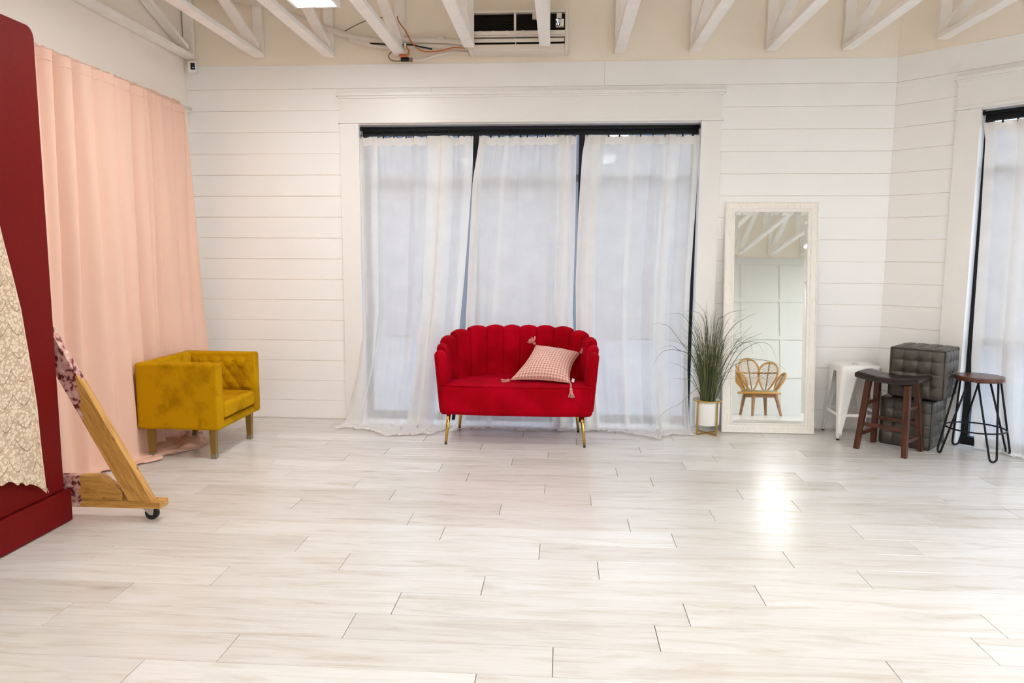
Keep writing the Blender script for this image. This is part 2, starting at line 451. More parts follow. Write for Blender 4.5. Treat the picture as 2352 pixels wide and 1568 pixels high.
rest.build('plank_field', 'floor', floor, kind='stuff')

# back wall: a slab open at the window, clad with shiplap boards
OX0, OX1, OZ = -1.545, 1.38, 2.60
wb = MB(); wb.prism([(XL-.12, .0072, -.02), (OX0, .0072, -.02), (OX0, .0072, OZ), (OX1, .0072, OZ), (OX1, .0072, -.02), (XC+.05, .0072, -.02), (XC+.05, .0072, ROOF), (XL-.12, .0072, ROOF)], (0, .16, 0))
wall_back = wb.build('wall_back', 'upper'); wall_back['kind'] = 'structure'
zs = [0.004]+[Z16+i*PITCH for i in range(16)]+[ZTOP]
def board(x0, x1, z0, z1, parent, T=None):
    g = .0017; b = .0012
    a = [(x0, z0+g), (x1, z0+g), (x1, z1-g), (x0, z1-g)]
    q = [(x0+.0002, z0+g+b), (x1-.0002, z0+g+b), (x1-.0002, z1-g-b), (x0+.0002, z1-g-b)]
    f = T or (lambda x, y, z: (x, y, z))
    vs = [f(x, .007, z) for x, z in a]+[f(x, .002, z) for x, z in a]+[f(x, 0, z) for x, z in q]
    fs = [(4, 0, 1, 5), (5, 1, 2, 6), (6, 2, 3, 7), (7, 3, 0, 4), (8, 4, 5, 9), (9, 5, 6, 10), (10, 6, 7, 11), (11, 7, 4, 8), (8, 9, 10, 11)]
    mb = MB().add(vs, fs); return mb.build('board', 'wall', parent)
cuts = {16: [.56], 15: [-.9]}
for i in range(17):
    z0, z1 = zs[i], zs[i+1]
    if z0 >= OZ:
        xs = [XL]+cuts.get(i, [])+[XC]
        for a, b in zip(xs, xs[1:]): board(a+.0006, b-.0006, z0, z1, wall_back)
    else:
        board(XL, OX0-.03, z0, z1, wall_back); board(OX1+.03, XC, z0, z1, wall_back)

# angled wall on the right, with its own window
T0, T1 = .605, 3.45
wr = MB(); wr.prism([W(0, -.0072, -.02), W(T0, -.0072, -.02), W(T0, -.0072, OZ), W(T1, -.0072, OZ), W(T1, -.0072, -.02), W(TEND, -.0072, -.02), W(TEND, -.0072, ROOF), W(0, -.0072, ROOF)], -NW*.15)
wall_right = wr.build('wall_right', 'upper'); wall_right['kind'] = 'structure'
fT = lambda x, y, z: W(x, -y, z)
for i in range(17):
    z0, z1 = zs[i], zs[i+1]
    if z0 >= OZ: board(.0, TEND, z0, z1, wall_right, fT)
    else: board(.0, T0-.03, z0, z1, wall_right, fT); board(T1+.03, TEND, z0, z1, wall_right, fT)
M['left'] = paint('left wall paint', (.91, .85, .775), .012, .5)
b = MB().box(XL-.12, XL, YR, .0072, -.02, ROOF).build('wall_left', 'left'); b['kind'] = 'structure'
b = MB().prism([(XR, YR, -.02), (XR, -8.1, -.02), (XR, -8.1, 2.6), (XR, -3.6, 2.6), (XR, -3.6, -.02), (XR, -(XR-XC), -.02), (XR, -(XR-XC), ROOF), (XR, YR, ROOF)], (.15, 0, 0)).build('wall_side', 'wall'); b['kind'] = 'structure'  # opening cut for the added daylight window
b = MB().prism([(XL-.12, YR-.12, ROOF), (XR+.2, YR-.12, ROOF), (XR+.2, -(XR-XC)+.2, ROOF), (XC+.2, .17, ROOF), (XL-.12, .17, ROOF)], (0, 0, .1)).build('ceiling', 'roof'); b['kind'] = 'structure'
wrr = MB().box(XL-.12, XR+.12, YR-.12, YR, -.02, ROOF).build('wall_rear', 'upper'); wrr['kind'] = 'structure'
pb = MB().box(XL, XR, YR, YR+.012, 0, ZTOP).build('wall_panel', 'rear', wrr)
for i in range(-8, 4):
    x = 3.827+.75*i
    if XL+.06 < x < XR-.06: MB().box(x-.05, x+.05, YR+.0125, YR+.03, .18, 2.96).build('stile', 'rear', wrr, bevel=.002)
for z0, z1 in ((0.0, .178), (.72, .79), (1.47, 1.54), (2.215, 2.285), (2.962, ZTOP)):
    MB().box(XL+.001, XR-.001, YR+.0121, YR+.0325, z0, z1).build('rail', 'rear', wrr, bevel=.002)

# window casings, frames and glass
def window(name, F, x0, x1, mulls, wide0, wide1):
    """F maps (along, towards the room, up) to the world; x0..x1 the opening"""
    w = struct(name)
    def bx(a0, a1, b0, b1, z0, z1, nm, mt, bev=.002):
        mb = MB(); vs = [F(a, bb, z) for z in (z0, z1) for bb in (b0, b1) for a in (a0, a1)]
        mb.add(vs, [(0, 1, 3, 2), (4, 6, 7, 5), (0, 4, 5, 1), (2, 3, 7, 6), (0, 2, 6, 4), (1, 5, 7, 3)])
        # keep faces pointing outwards whatever F does
        return mb.build(nm, mt, w, bevel=bev)
    bx(x0-wide0, x0+.012, .0005, .022, .0, 2.598, 'casing', 'casing'); bx(x1-.012, x1+wide1, .0005, .022, .0, 2.598, 'casing', 'casing')
    bx(x0-wide0-.014, x1+wide1+.014, .0005, .034, 2.599, 2.6226, 'header_fillet', 'casing', .001)
    bx(x0-wide0, x1+wide1, .0005, .024, 2.6226, 2.806, 'header', 'casing', 0)
    bx(x0-wide0-.010, x1+wide1+.010, .0005, .034, 2.806, 2.8235, 'cornice', 'casing', .001); bx(x0-wide0-.026, x1+wide1+.026, .0005, .048, 2.8235, 2.85, 'cornice', 'casing', .001)
    for a in (x0, x1-.012): bx(a, a+.012, -.165, .0, 0, 2.588, 'jamb_lining', 'casing')
    bx(x0, x1, -.165, .0, 2.588, 2.6, 'head_lining', 'casing')
    a0, a1 = x0+.012, x1-.012
    bx(a0, a1, -.150, -.095, 2.515, 2.587, 'frame_head', 'black_metal'); bx(a0, a1, -.150, -.095, 0, .06, 'frame_sill', 'black_metal')
    bx(a0, a0+.05, -.150, -.095, .06, 2.515, 'frame_jamb', 'black_metal'); bx(a1-.05, a1, -.150, -.095, .06, 2.515, 'frame_jamb', 'black_metal')
    edges = [a0+.05]
    for mx_ in mulls:
        bx(mx_-.025, mx_+.025, -.150, -.095, .06, 2.515, 'mullion', 'black_metal'); edges += [mx_-.025, mx_+.025]
    edges.append(a1-.05)
    for e0, e1 in zip(edges[::2], edges[1::2]):
        bx(e0, e1, -.148, -.105, 2.118, 2.18, 'transom', 'alu')
        if name == 'window_2': bx(e0, e1, -.148, -.105, .80, .86, 'transom', 'alu')
        bx(e0, e1, -.128, -.122, .06, 2.515, 'pane', 'glass', 0)
    return w
window('window_1', lambda a, bb, z: Vector((a, -bb, z)), OX0, OX1, [-.533, .383], .152, .153)
window('window_2', lambda a, bb, z: W(a, bb, z), T0+.012, T1, [1.60, 2.55], .155, .155)

window('added_window', lambda a, bb, z: Vector((XR-.0005-bb, -a, z)), 3.6, 8.1, [5.1, 6.6], .152, .152)  # unseen window, added in the side wall to let in more daylight

# ------------------------------------------------------------------ roof trusses
lab = {-5: 'white roof truss running along the left wall above the peach curtain', -4: 'white roof truss second from the left wall, bare of any cables at its end',
       -3: 'white roof truss just left of the bright ceiling light panel', -2: 'white roof truss right of the bright ceiling light, orange plug at its end',
       -1: 'white roof truss crossing the left end of the open air conditioner', 0: 'white roof truss hanging across the front of the air conditioner',
       1: 'white roof truss, the first one right of the air conditioner', 2: 'white roof truss, the second one right of the air conditioner',
       3: 'white roof truss, the third one right of the air conditioner', 4: 'white roof truss meeting the back wall just before its corner',
       5: 'white roof truss ending on the angled wall past the corner'}
protos = {}
ZB = 3.150
def truss(k):
    x = .065+.614*k; yend = -.001
    if k in (-1, 0): yend = -.232
    if x+.0445 > XC: yend = -(x+.0445-XC)-.002
    t = thing('roof_truss', lab.get(k, 'white roof truss over the right side, seen only in the mirror'), 'truss', (x, yend, ZB), 0, 'white roof trusses')
    L = yend-YR-.002; h = .0445
    B = lambda: MB()
    if k == -5: h = .044
    B().box(-h, h, -L, 0, 0, .038).build('bottom_chord', 'truss', t, bevel=.004)
    B().box(-h, h, -L, 0, ROOF-ZB-.04, ROOF-ZB-.002).build('top_chord', 'truss', t, bevel=.004)
    q = L/4
    for i in range(5):
        yy = -i*q if i else -.0195
        if i == 4: yy = -L+.0195
        B().box(-h+.003, h-.003, yy-.019, yy+.019, .0385, ROOF-ZB-.041).build('post', 'truss', t, bevel=.003)
    zt, zb = ROOF-ZB-.075, .075
    for (ya, za, yb, zb2) in ((-.1, zb, -q+.06, zt), (-q-.06, zt, -2*q+.1, zb), (-2*q-.1, zb, -3*q+.06, zt), (-3*q-.06, zt, -L+.1, zb)):
        a, b = Vector((0, ya, za)), Vector((0, yb, zb2)); dn = (b-a).normalized(); nn = Vector((0, -dn.z, dn.y))
        if nn.z < 0: nn = -nn
        mb = MB(); mb.obox((a+b)/2, (h-.005, 0, 0), (b-a)/2, nn*.019); mb.build('diagonal', 'truss', t, bevel=.003)
for k in range(-5, 9): truss(k)

# ------------------------------------------------------------------ ceiling lights
def light(x, y0, y1, label, z=3.20):
    t = thing('ceiling_light', label, 'light', (x, (y0+y1)/2, z), 0, 'ceiling light panels'); L = (y1-y0)/2; w = .155
    f = MB(); f.prism([(-w, -L, -.06), (w, -L, -.06), (w, L, -.06), (-w, L, -.06)], (0, 0, .0001))
    f = MB()
    for a in ((-w, -w+.02, -L, L), (w-.02, w, -L, L)): f.box(*a, -.06, -.02)
    for a in ((-L, -L+.02), (L-.02, L)): f.box(-w+.02, w-.02, *a, -.06, -.02)
    f.box(-w, w, -L, L, -.02, -.012)
    f.build('frame', 'white_metal', t)
    MB().box(-w+.021, w-.021, -L+.021, L-.021, -.052, -.046).build('diffuser', 'led', t)
    MB().box(-.02, .02, -.02, .02, -.012, .5).build('hanger', 'truss', t)
light(-1.452, -2.47, -1.25, 'bright rectangular ceiling light panel between two white trusses')
BL = 'bright ceiling light panel outside the frame, over the room behind the camera'
for x, y0, y1 in ((3.442, -4.85, -3.65), (.986, -4.6, -3.4), (.986, -6.9, -5.7), (5.90, -7.4, -6.2), (5.90, -4.6, -3.4), (-1.452, -7.2, -6.0)):
    light(x, y0, y1, BL)

# ------------------------------------------------------------------ cloth
def fbm(x, y, z=0.): return mnoise.noise(Vector((x, y, z)))
def cloth(fnode, H, Lp, nu=140, nv=90):
    """fnode(u, s01) -> base point on the vertical sheet, fold offset towards the room; Lp(u) length lying on the floor"""
    def fn(u, v):
        L = Lp(u); tot = H+L; r = .05
        s = v*tot; base, n, off = fnode(u, min(s/H, 1.0))
        drop = H-r
        if s <= drop: p = base+n*off; p.z = H-s+0; return p
        a = s-drop
        if a < r*PI/2:
            th = a/r; p = base+n*(off+r*(1-cos(th))); p.z = r*(1-sin(th))+.004; return p
        e = a-r*PI/2
        w = .010*(1+fbm(u*26, e*22, 3.3))*min(1, e*14)
        p = base+n*(off+r+e*(.8+.35*fbm(u*7, 1.7)))
        p.x += .05*fbm(u*13, e*11, 8.1)*min(1, e*8); p.z = .004+w+.012*max(0, fbm(u*15, e*15, 6))*min(1, e*9); return p
    mb = MB().grid(fn, nu, nv); mb.fn = fn; return mb
def pleats(plist, seed):
    def f(u, sv):
        o = 0
        for c, w, a in plist:
            o += a*math.exp(-((u-c)/w)**2)
        o += .012*fbm(u*9+seed, sv*1.2, seed)+.006*fbm(u*31, sv*2.0, seed+4)
        return o
    return f
def sheer(label, xt, xb, edgeL, edgeR, plist, pool, ytop, seed, bands, H=2.488, nclip=11, nu=150):
    """xt, xb: left and right ends at the rod; edgeL/R tables (s01 -> x)"""
    t = thing('sheer_curtain', label, 'curtain', ((xt[0]+xt[1])/2, ytop, 0), 0, 'sheer curtains of the wide window')
    pl = pleats(plist, seed)
    def node(u, sv):
        a, b = interp(edgeL, sv), interp(edgeR, sv)
        fold = pl(u, sv)
        amp = .55+.45*sv+.25*sv*sv
        x = lerp(a, b, u)+.020*sin(u*37+seed+.8*sv+2.2*sin(u*7+seed))*min(1, u*9, (1-u)*9)*(.6+1.3*fbm(u*5, seed))
        return Vector((x, ytop, 0)), Vector((0, -1, 0)), max(-.045, fold*amp+.014*cos(u*37+seed+.8*sv+2.2*sin(u*7+seed))*(.6+1.2*fbm(u*4, seed+2))+.02+.14*max(0, sv-.5)**2*3.6)
    # top line scallops slightly between the clips
    mb = cloth(node, H, pool, nu, 100)
    for v in mb.v:
        if v.z > H-.35:
            u = (v.x-xt[0])/(xt[1]-xt[0]); v.z -= .010*(abs(sin(PI*nclip*u))*-1+1)*0+.012*abs(sin(PI*(nclip-1)*u))*((v.z-(H-.35))/.35)
    fn = mb.fn
    def fh(u, v): p = fn(u, .985+.015*v); p.z += .003; p.y -= .002; return p
    for b0, b1 in bands:
        def bd(u, v):
            uu = lerp(b0, b1, u)+.012*sin(v*5+b0*30)*(1 if .02 < b0 < .9 else 0); p = fn(uu, v*.978); p.y -= .006; p.z += .002; return p
        MB().grid(bd, 12, 60).build('folded_band', 'sheer', t, world=True)
    MB().grid(fh, nu, 4).build('floor_hem', 'sheer_hem', t, world=True)
    mb.build('voile', 'sheer', t, world=True)
    # doubled hem at the top
    def hem(u, v):
        b, n, off = node(u, v*.065/H); p = b+n*(off+.004); p.z = H-v*.068+.002-.012*abs(sin(PI*(nclip-1)*((p.x-xt[0])/(xt[1]-xt[0])))); return p
    MB().grid(hem, nu, 3).build('hem_band', 'sheer_hem', t, world=True)
    c0 = None
    for i in range(nclip):
        u = .02+.96*i/(nclip-1); b, n, off = node(u, 0); p = b+n*off
        if c0 is None:
            mb = MB().box(-.006, .006, -.005, .005, -.012, .016); mb.tube([(0, 0, .016), (0, 0, .05)], .0015, 5)
            c0 = mb.build('curtain_clip', 'black_metal', t); c = c0
        else: c = share(c0, 'curtain_clip', t)
        c.location = (p.x-t.location.x, p.y-t.location.y, H-.001)
    return t
YT = .03
sheer('left white sheer curtain pooling on the floor, beside the mustard chair', (-1.535, -.545), None,
      [(0, -1.535), (.35, -1.53), (.6, -1.52), (.8, -1.57), (.93, -1.64), (1, -1.67)], [(0, -.545), (.15, -.56), (.45, -.62), (.7, -.68), (1, -.73)],
      [(.05, .03, .03), (.17, .03, .035), (.52, .035, .05), (.62, .04, .06), (.74, .05, .075), (.9, .03, .04)],
      lambda u: .26+.28*math.exp(-((u-.80)/.16)**2)+.26*math.exp(-((u-.45)/.2)**2)+.08*fbm(u*9, 2), YT, 1.3, [(0, .05), (.10, .14), (.60, .82), (.66, .76), (.93, 1)])
sheer('middle white sheer curtain hanging behind the red loveseat', (-.515, .335), None,
      [(0, -.49), (.03, -.50), (.15, -.55), (.4, -.585), (.7, -.62), (1, -.70)], [(0, .335), (.3, .335), (.6, .325), (1, .38)],
      [(.04, .03, .05), (.2, .03, .02), (.78, .03, .05), (.86, .03, .06), (.96, .02, .03)],
      lambda u: .20+.07*fbm(u*8, 5), YT, 4.1, [(0, .09), (.02, .05), (.26, .30), (.80, .96), (.84, .92)])
sheer('right white sheer curtain between the red loveseat and the potted grass', (.412, 1.362), None,
      [(0, .412), (.06, .385), (.25, .36), (.5, .345), (.75, .36), (1, .42)], [(0, 1.362), (.2, 1.35), (.5, 1.325), (.8, 1.32), (1, 1.34)],
      [(.04, .035, .055), (.12, .03, .04), (.42, .05, .03), (.66, .03, .05), (.74, .03, .045), (.95, .02, .02)],
      lambda u: .12+.20*math.exp(-((u-.60)/.28)**2)+.12*u+.05*fbm(u*9, 9), YT, 7.7, [(0, .17), (.05, .13), (.40, .45), (.69, .79), (.94, 1)])
# sheer on the angled window
t = thing('sheer_curtain', 'white sheer curtain of the angled window behind the round stool', 'curtain', W(1.2, -.03, 0), -PI/4, 'sheer curtains of the angled window')
plR = pleats([(.1, .03, .02), (.22, .03, .05), (.45, .04, .04), (.62, .03, .06), (.85, .03, .05)], 12.2)
def nodeR(u, sv):
    tt = lerp(interp([(0, .640), (.05, .662), (.3, .675), (.55, .68), (.72, .685), (.86, .71), (1, .76)], sv), 1.95, u)+.016*sin(u*60)*min(1, u*9)
    return W(tt, -.03, 0), NW.copy(), (plR(u, sv)*(.6+.5*sv)+.015*cos(u*60))*(.45 if u < .3 else .45+min(.55, (u-.3)*3))+.005+.3*max(0, sv-.6)**2*min(1, max(0, u-.2)*3)
mbR = cloth(nodeR, 2.488, lambda u: .05+.20*math.exp(-((u-.45)/.20)**2)+.03*fbm(u*9, 7), 130, 90); fnR = mbR.fn; mbR.build('voile', 'sheer', t, world=True)
for b0, b1 in ((0, .05), (.13, .22), (.17, .20), (.34, .42)):
    MB().grid(lambda u, v: fnR(lerp(b0, b1, u), v*.978)+NW*.006, 12, 60).build('folded_band', 'sheer', t, world=True)
def hemR(u, v):
    b, n, off = nodeR(u, v*.026); p = b+n*(off+.004); p.z = 2.490-v*.068; return p
MB().grid(hemR, 120, 3).build('hem_band', 'sheer_hem', t, world=True)
c0 = None
for i in range(12):
    b, n, off = nodeR(.02+.08*i, 0); p = t.matrix_basis.inverted() @ (b+n*off)
    if c0 is None:
        mb = MB().box(-.006, .006, -.005, .005, -.012, .016); mb.tube([(0, 0, .016), (0, 0, .05)], .0015, 5); c = c0 = mb.build('curtain_clip', 'black_metal', t)
    else: c = share(c0, 'curtain_clip', t)
    c.location = (p.x, p.y, 2.487)
# rods
t = thing('curtain_rod', 'black curtain rod across the top of the wide window', 'curtain rod', (0, YT, 2.56))
MB().tube([(OX0+.013, 0, 0), (OX1-.013, 0, 0)], .011, 10).build('pole', 'black_metal', t)
for x in (OX0+.02, OX1-.02): MB().lathe([(.018, -.008), (.018, .008)], 12).build('socket', 'black_metal', t).location = (x, 0, 0)
for o in t.children:
    if o.name.startswith('socket'): o.rotation_euler = (0, PI/2, 0)
t = thing('curtain_rod', 'black curtain rod across the top of the angled window', 'curtain rod', W((T0+T1)/2, -.03, 2.565), -PI/4)
MB().tube([W(T0+.026, -.03, 2.565), W(T1-.014, -.03, 2.565)], .011, 10).build('pole', 'black_metal', t, world=True)
mb = MB().tube([W(T0+.026, -.03, 2.565), W(T0+.036, -.03, 2.565)], .019, 12).build('socket', 'black_metal', t, world=True)

# peach curtain on the left wall
XP = -2.965
t = thing('peach_curtain', 'long peach curtain along the left wall, pooling on the floor', 'curtain', (XP, -1.6, 0))
# valleys between the folds: distance along the wall, sharp side width, soft side width, depth
plP = [(.33, .02, .05, .03), (.50, .024, .06, .05), (.735, .02, .06, .06), (.852, .024, .075, .10), (.945, .014, .03, .05), (1.118, .028, .095, .13), (1.325, .022, .07, .055),
       (1.525, .024, .07, .07), (1.735, .024, .10, .125), (1.905, .034, .09, .14), (2.05, .02, .06, .07), (2.25, .03, .09, .11), (2.5, .02, .07, .08), (2.75, .03, .09, .10), (3.0, .02, .07, .07)]
def nodeP(u, sv):
    y = lerp(-.30-3.0*u, -.15-3.13*u, sv)
    o = .050+.050*min(1, max(0, (u-.08)*4))
    for c, w1, w2, a in plP:
        cc = c+(.03*sin(c*40))*(sv-.45); d = -y-cc
        w = (w1*1.7 if d > 0 else w2*.8)*(.6+.8*sv)
        o -= a*math.exp(-(d/w)**2)*(.75+.5*sv)
    o += .008*fbm(u*24, sv*1.5, 3)+.010*sin(u*95)*max(0, 1-sv*2.2)
    o = max(o, -.062)+.04*sv+.10*max(0, sv-.6)
    return Vector((XP, y+.008*sin(u*70)*(.4+sv), 0)), Vector((1, 0, 0)), o
HP = 2.69
def LP(u):
    y = .035+3.25*u
    return .10+.28*math.exp(-((y-1.0)/.22)**2)+.10*math.exp(-((y-1.38)/.10)**2)+.04*fbm(u*20, 3)
mb = cloth(nodeP, HP, LP, 260, 110)
mb.build('drape', 'peach', t, world=True)
def hemP(u, v):
    b, n, off = nodeP(u, 0)
    # cloth gathered around the rod: out, over the top and back
    th = v*PI*1.25
    r = .019+.005*fbm(u*60, 2)+.006*max(0, sin(u*150+5*sin(u*23)))**2
    k = min(1, max(0, (v-.45)/.2))
    x = XP-.006+r*cos(PI-th)*1.0 if v < .55 else None
    if v < .55: z = 2.715+r*sin(PI-th if v < .5 else PI-th)
    else:
        f = (v-.55)/.45; x = lerp(XP-.006+r, XP+off+.004, f); z = lerp(2.713, 2.625, f); x += .008*sin(u*150+5*sin(u*23))*sin(PI*f)
    return (x, b.y, z+.004*fbm(u*80, v*2))
MB().grid(hemP, 260, 14).build('rod_pocket', 'peach', t, world=True)
# cloth lobe spilling under the armchair
def lobe(u, v):
    a = lerp(-1.42, -.62, u); ext = (.40+.07*fbm(u*6, 4))*(sin(PI*min(1, max(0, u)))**.6)
    x = -2.93+v*ext; return (x, a+.05*fbm(u*5, v*4, 2)*v, .006+.018*(1+fbm(u*7, v*6, 1))*min(1, (1-v)*6, v*4+.3)+.03*math.exp(-((u-.62)/.05)**2)*v*(1-v)*3)
MB().grid(lobe, 60, 26).build('floor_fold', 'peach', t, world=True)
t = thing('curtain_rod', 'thin white curtain rod holding the peach curtain', 'curtain rod', (XP-.006, -.085, 2.715))
MB().tube([(0, 0, 0), (0, -3.6, 0)], .009, 8).build('pole', 'white_metal', t)
MB().sphere((0, .002, 0), .016).build('finial', 'white_metal', t)
for yy in (-.02, -3.4): MB().box(XL-XP+.0065, -.008, yy-.01, yy+.01, -.012, .012).build('bracket', 'white_metal', t)

# ------------------------------------------------------------------ red loveseat
sofa = thing('loveseat', 'red velvet loveseat with scalloped channel back and brass legs', 'sofa', (-.122, -.54, 0))
HX, YF, YBK, RC = .567, -.235, .335, .34    # plan of the shell's middle line, local
def plan():
    pts = []; s = 0
    def P(x, y): pts.append(Vector((x, y, 0)))
    n = 24
    for i in range(n): P(-HX, lerp(YF, YBK-RC, i/n))
    for i in range(n+1):
        a = PI-PI/2*i/n; P(-HX+RC+RC*cos(a), YBK-RC+RC*sin(a))
    for i in range(1, n): P(lerp(-HX+RC, HX-RC, i/n), YBK)
    for i in range(n+1):
        a = PI/2-PI/2*i/n; P(HX-RC+RC*cos(a), YBK-RC+RC*sin(a))
    for i in range(1, n+1): P(HX, lerp(YBK-RC, YF, i/n))
    return pts
PP = plan(); AC = [0]
for a, b in zip(PP, PP[1:]): AC.append(AC[-1]+(b-a).length)
LT = AC[-1]
def plan_at(s):
    s = min(max(s, 0), LT)
    import bisect
    i = min(max(bisect.bisect_right(AC, s)-1, 0), len(PP)-2)
    f = (s-AC[i])/(AC[i+1]-AC[i]); p = PP[i].lerp(PP[i+1], f)
    j0, j1 = max(i-1, 0), min(i+2, len(PP)-1); tg = (PP[j1]-PP[j0]).normalized()
    return p, Vector((-tg.y, tg.x, 0))     # outward normal
NC = 14; wch = LT/NC
HT = [.735, .775, .822, .862, .886, .892, .893, .893, .892, .886, .862, .822, .775, .735]
for c in range(NC):
    Hc = HT[c]
    def ch(u, v, c=c, Hc=Hc):
        s = (c+u)*wch; p, n = plan_at(s); q = 2*u-1
        endf = 1.0
        if c == 0: endf = sqrt(max(0, 1-max(0, (.35-u)/.35)**2))
        if c == NC-1: endf = sqrt(max(0, 1-max(0, (u-.65)/.35)**2))
        puff = sqrt(max(0, 1-q*q))
        pb = 1-q*q; tin = (.040+.008*pb)*max(endf, .03); tout = (.036+.007*pb)*max(endf, .03)
        top = Hc-.019*(q*q)-(.03*(1-endf))
        r = min(tin, tout)
        # profile: inner side up, over, outer side down
        if v < .35: z = lerp(.40, top-r, v/.35); off = -tin
        elif v < .65:
            a = (v-.35)/.30*PI; off = -cos(a)*(tin if a < PI/2 else tout); z = top-r+r*sin(a)
        else: z = lerp(top-r, .237, (v-.65)/.35); off = tout
        lean = .052*max(0, (z-.24)/.6)-.004
        if v >= .65 and z < .285: off -= .03*(1-sqrt(max(0, 1-((.285-z)/.048)**2)))
        fwd = Vector((0, 0, 0))
        if c in (0, NC-1):
            e = (1-u) if c == 0 else u
            fwd = Vector((0, -.0*e, 0))
        q3 = p+n*(off+lean); return (q3.x, q3.y, z)
    mb = MB().grid(ch, 10, 34); k0 = 35
    mb.f += [tuple(range(k0)), tuple(reversed(range(10*k0, 11*k0)))]; mb.sm += [False, False]
    mb.build('channel', 'red', sofa)
# base with the rounded front, from the outer plan
def base_poly(d):
    out = []
    for i in range(0, 41):                 # around the back, left front to right front
        p, n = plan_at(LT*i/40); q = p+n*(.030+d); out.append((q.x, q.y))
    x1 = out[-1][0]; x0 = out[0][0]
    fr = []
    for i in range(1, 24):
        f = i/24; x = lerp(x1, x0, f); g = (2*f-1)
        fr.append((x, YF-.012-.030*(1-g**4)-.010*(1-g*g)-d*.9*min(1, (1-abs(g))*8)))
    return out+fr
lv = [(-.05, .236), (-.02, .240), (-.004, .255), (.0, .285), (.0, .44), (-.004, .462), (-.014, .471)]
vs = []; n0 = len(base_poly(0))
for d, z in lv: vs += [(x, y, z) for x, y in base_poly(d)]
fs = [(i*n0+j, i*n0+(j+1) % n0, (i+1)*n0+(j+1) % n0, (i+1)*n0+j) for i in range(len(lv)-1) for j in range(n0)]
mb = MB().add([Vector(v) for v in vs], fs, True); mb.f.append(tuple(reversed(range(n0)))); mb.sm.append(False)
mb.build('seat_base', 'red', sofa)
# seat top: crowned surface filling the plan
def seat_top(u, v):
    poly_f = base_poly(-.014); nb = 41
    k = u*40; i = min(int(k), 39); f = k-i
    back = Vector((*poly_f[i], 0)).lerp(Vector((*poly_f[i+1], 0)), f)
    fr = [poly_f[0]]+list(reversed(poly_f[41:]))+[poly_f[40]]
    k2 = u*(len(fr)-1); i2 = min(int(k2), len(fr)-2); front = Vector((*fr[i2], 0)).lerp(Vector((*fr[i2+1], 0)), k2-i2)
    p = front.lerp(back, v); p.z = .471+.020*sin(PI*u)**.5*sin(PI*min(1, v*1.0))**.7-.012*v
    return p
MB().grid(seat_top, 60, 24).build('seat', 'red', sofa)
bp_ = base_poly(-.006); fr = [bp_[0]]+list(reversed(bp_[41:]))+[bp_[40]]
MB().tube([(x, y, .4705) for x, y in fr], .0055, 6).build('piping', 'red', sofa)
for lx, ly in ((-.669, -.787), (.417, -.787), (-.630, -.305), (.380, -.305)):
    X, Y = lx+.122, ly+.54; tx, ty = X*.93, Y*.94+.0
    tx = X-.022*(1 if X > 0 else -1); ty = Y+(.02 if Y < 0 else -.02)
    lg = MB().tube([(X, Y, .012), (tx, ty, .242)], [.0105, .0165], 14).build('leg', 'brass_leg', sofa)
    MB().tube([(X, Y, .0), (X, Y, .012)], [.0098, .0106], 12).build('foot_cap', 'black_rubber', lg)

# houndstooth cushion
cu = thing('cushion', 'pink houndstooth cushion with four tassels leaning on the red loveseat', 'cushion', (.12, -.55, .48))
BLc, BRc, TLc, TRc = Vector((-.172, -.655, .502)), Vector((.302, -.712, .492)), Vector((.015, -.325, .742)), Vector((.388, -.335, .682))
def cpos(u, v, side):
    bend = 1.0
    # pull the sides in between the corners
    uu = u+.075*(0.5-u)*2*sin(PI*v)*(abs(2*u-1)**1.5); vv = v+.055*(.5-v)*2*sin(PI*u)*(abs(2*v-1)**1.5)
    p = BLc.lerp(BRc, uu).lerp(TLc.lerp(TRc, uu), vv)
    nrm = (BRc-BLc).cross(TLc-BLc).normalized()
    e = max(0, 1-abs(2*u-1)**2.2)*max(0, 1-abs(2*v-1)**2.2)
    h = .098*e**.55
    p = p+nrm*(side*h*(1.0 if side > 0 else .75))+nrm*.004*fbm(u*5, v*5, side)
    return p
mb = MB(); mb.grid(lambda u, v: cpos(u, v, 1), 36, 36, True); mb.build('cover_front', 'hound', cu, world=True)
mb = MB(); mb.grid(lambda u, v: cpos(u, v, -1), 30, 30, True); mb.build('cover_back', 'hound', cu, world=True)
MB().tube([cpos(u/20, 0.0, 1)+Vector((0, -.002, 0)) for u in range(21)], .0035, 6).build('piping', 'tassel', cu, world=True)
def tassel(p, d, spread, ln, nm='tassel'):
    mb = MB(); d = Vector(d).normalized(); p = Vector(p); a = d.orthogonal().normalized(); b = d.cross(a)
    mb.sphere(p+d*.010, .013, 10, 6)
    for i in range(34):
        th = random.uniform(0, 2*PI); rr = sqrt(random.random()); e = d+(a*cos(th)+b*sin(th))*spread*rr; e.normalize()
        q0 = p+d*.016+(a*cos(th)+b*sin(th))*.007*rr; l = ln*random.uniform(.85, 1.05)
        mb.tube([q0, q0+d*l*.35+(a*cos(th)+b*sin(th))*spread*rr*l*.2, q0+e*l], [.003, .0034, .0026], 5)
    return mb.build(nm, 'tassel', cu, world=True)
q_ = BRc+Vector((.004, -.118, -.020))
MB().tube(smoothpath([BRc+Vector((-.01, .02, .0)), BRc+Vector((.003, -.06, .006)), BRc+Vector((.004, -.112, -.002)), q_], 5), .006, 7).build('tassel_cord', 'tassel', cu, world=True)
tassel(q_, (0.02, -.06, -1), .40, .058)
tassel(TLc+Vector((-.006, .0, .004)), (-.45, -.25, .55), 1.3, .050)
tassel(TRc+Vector((.0, -.035, .005)), (.45, -.75, .25), .9, .045)
tassel(BLc+Vector((-.006, -.004, -.006)), (-1, -.15, -.18), .35, .05)
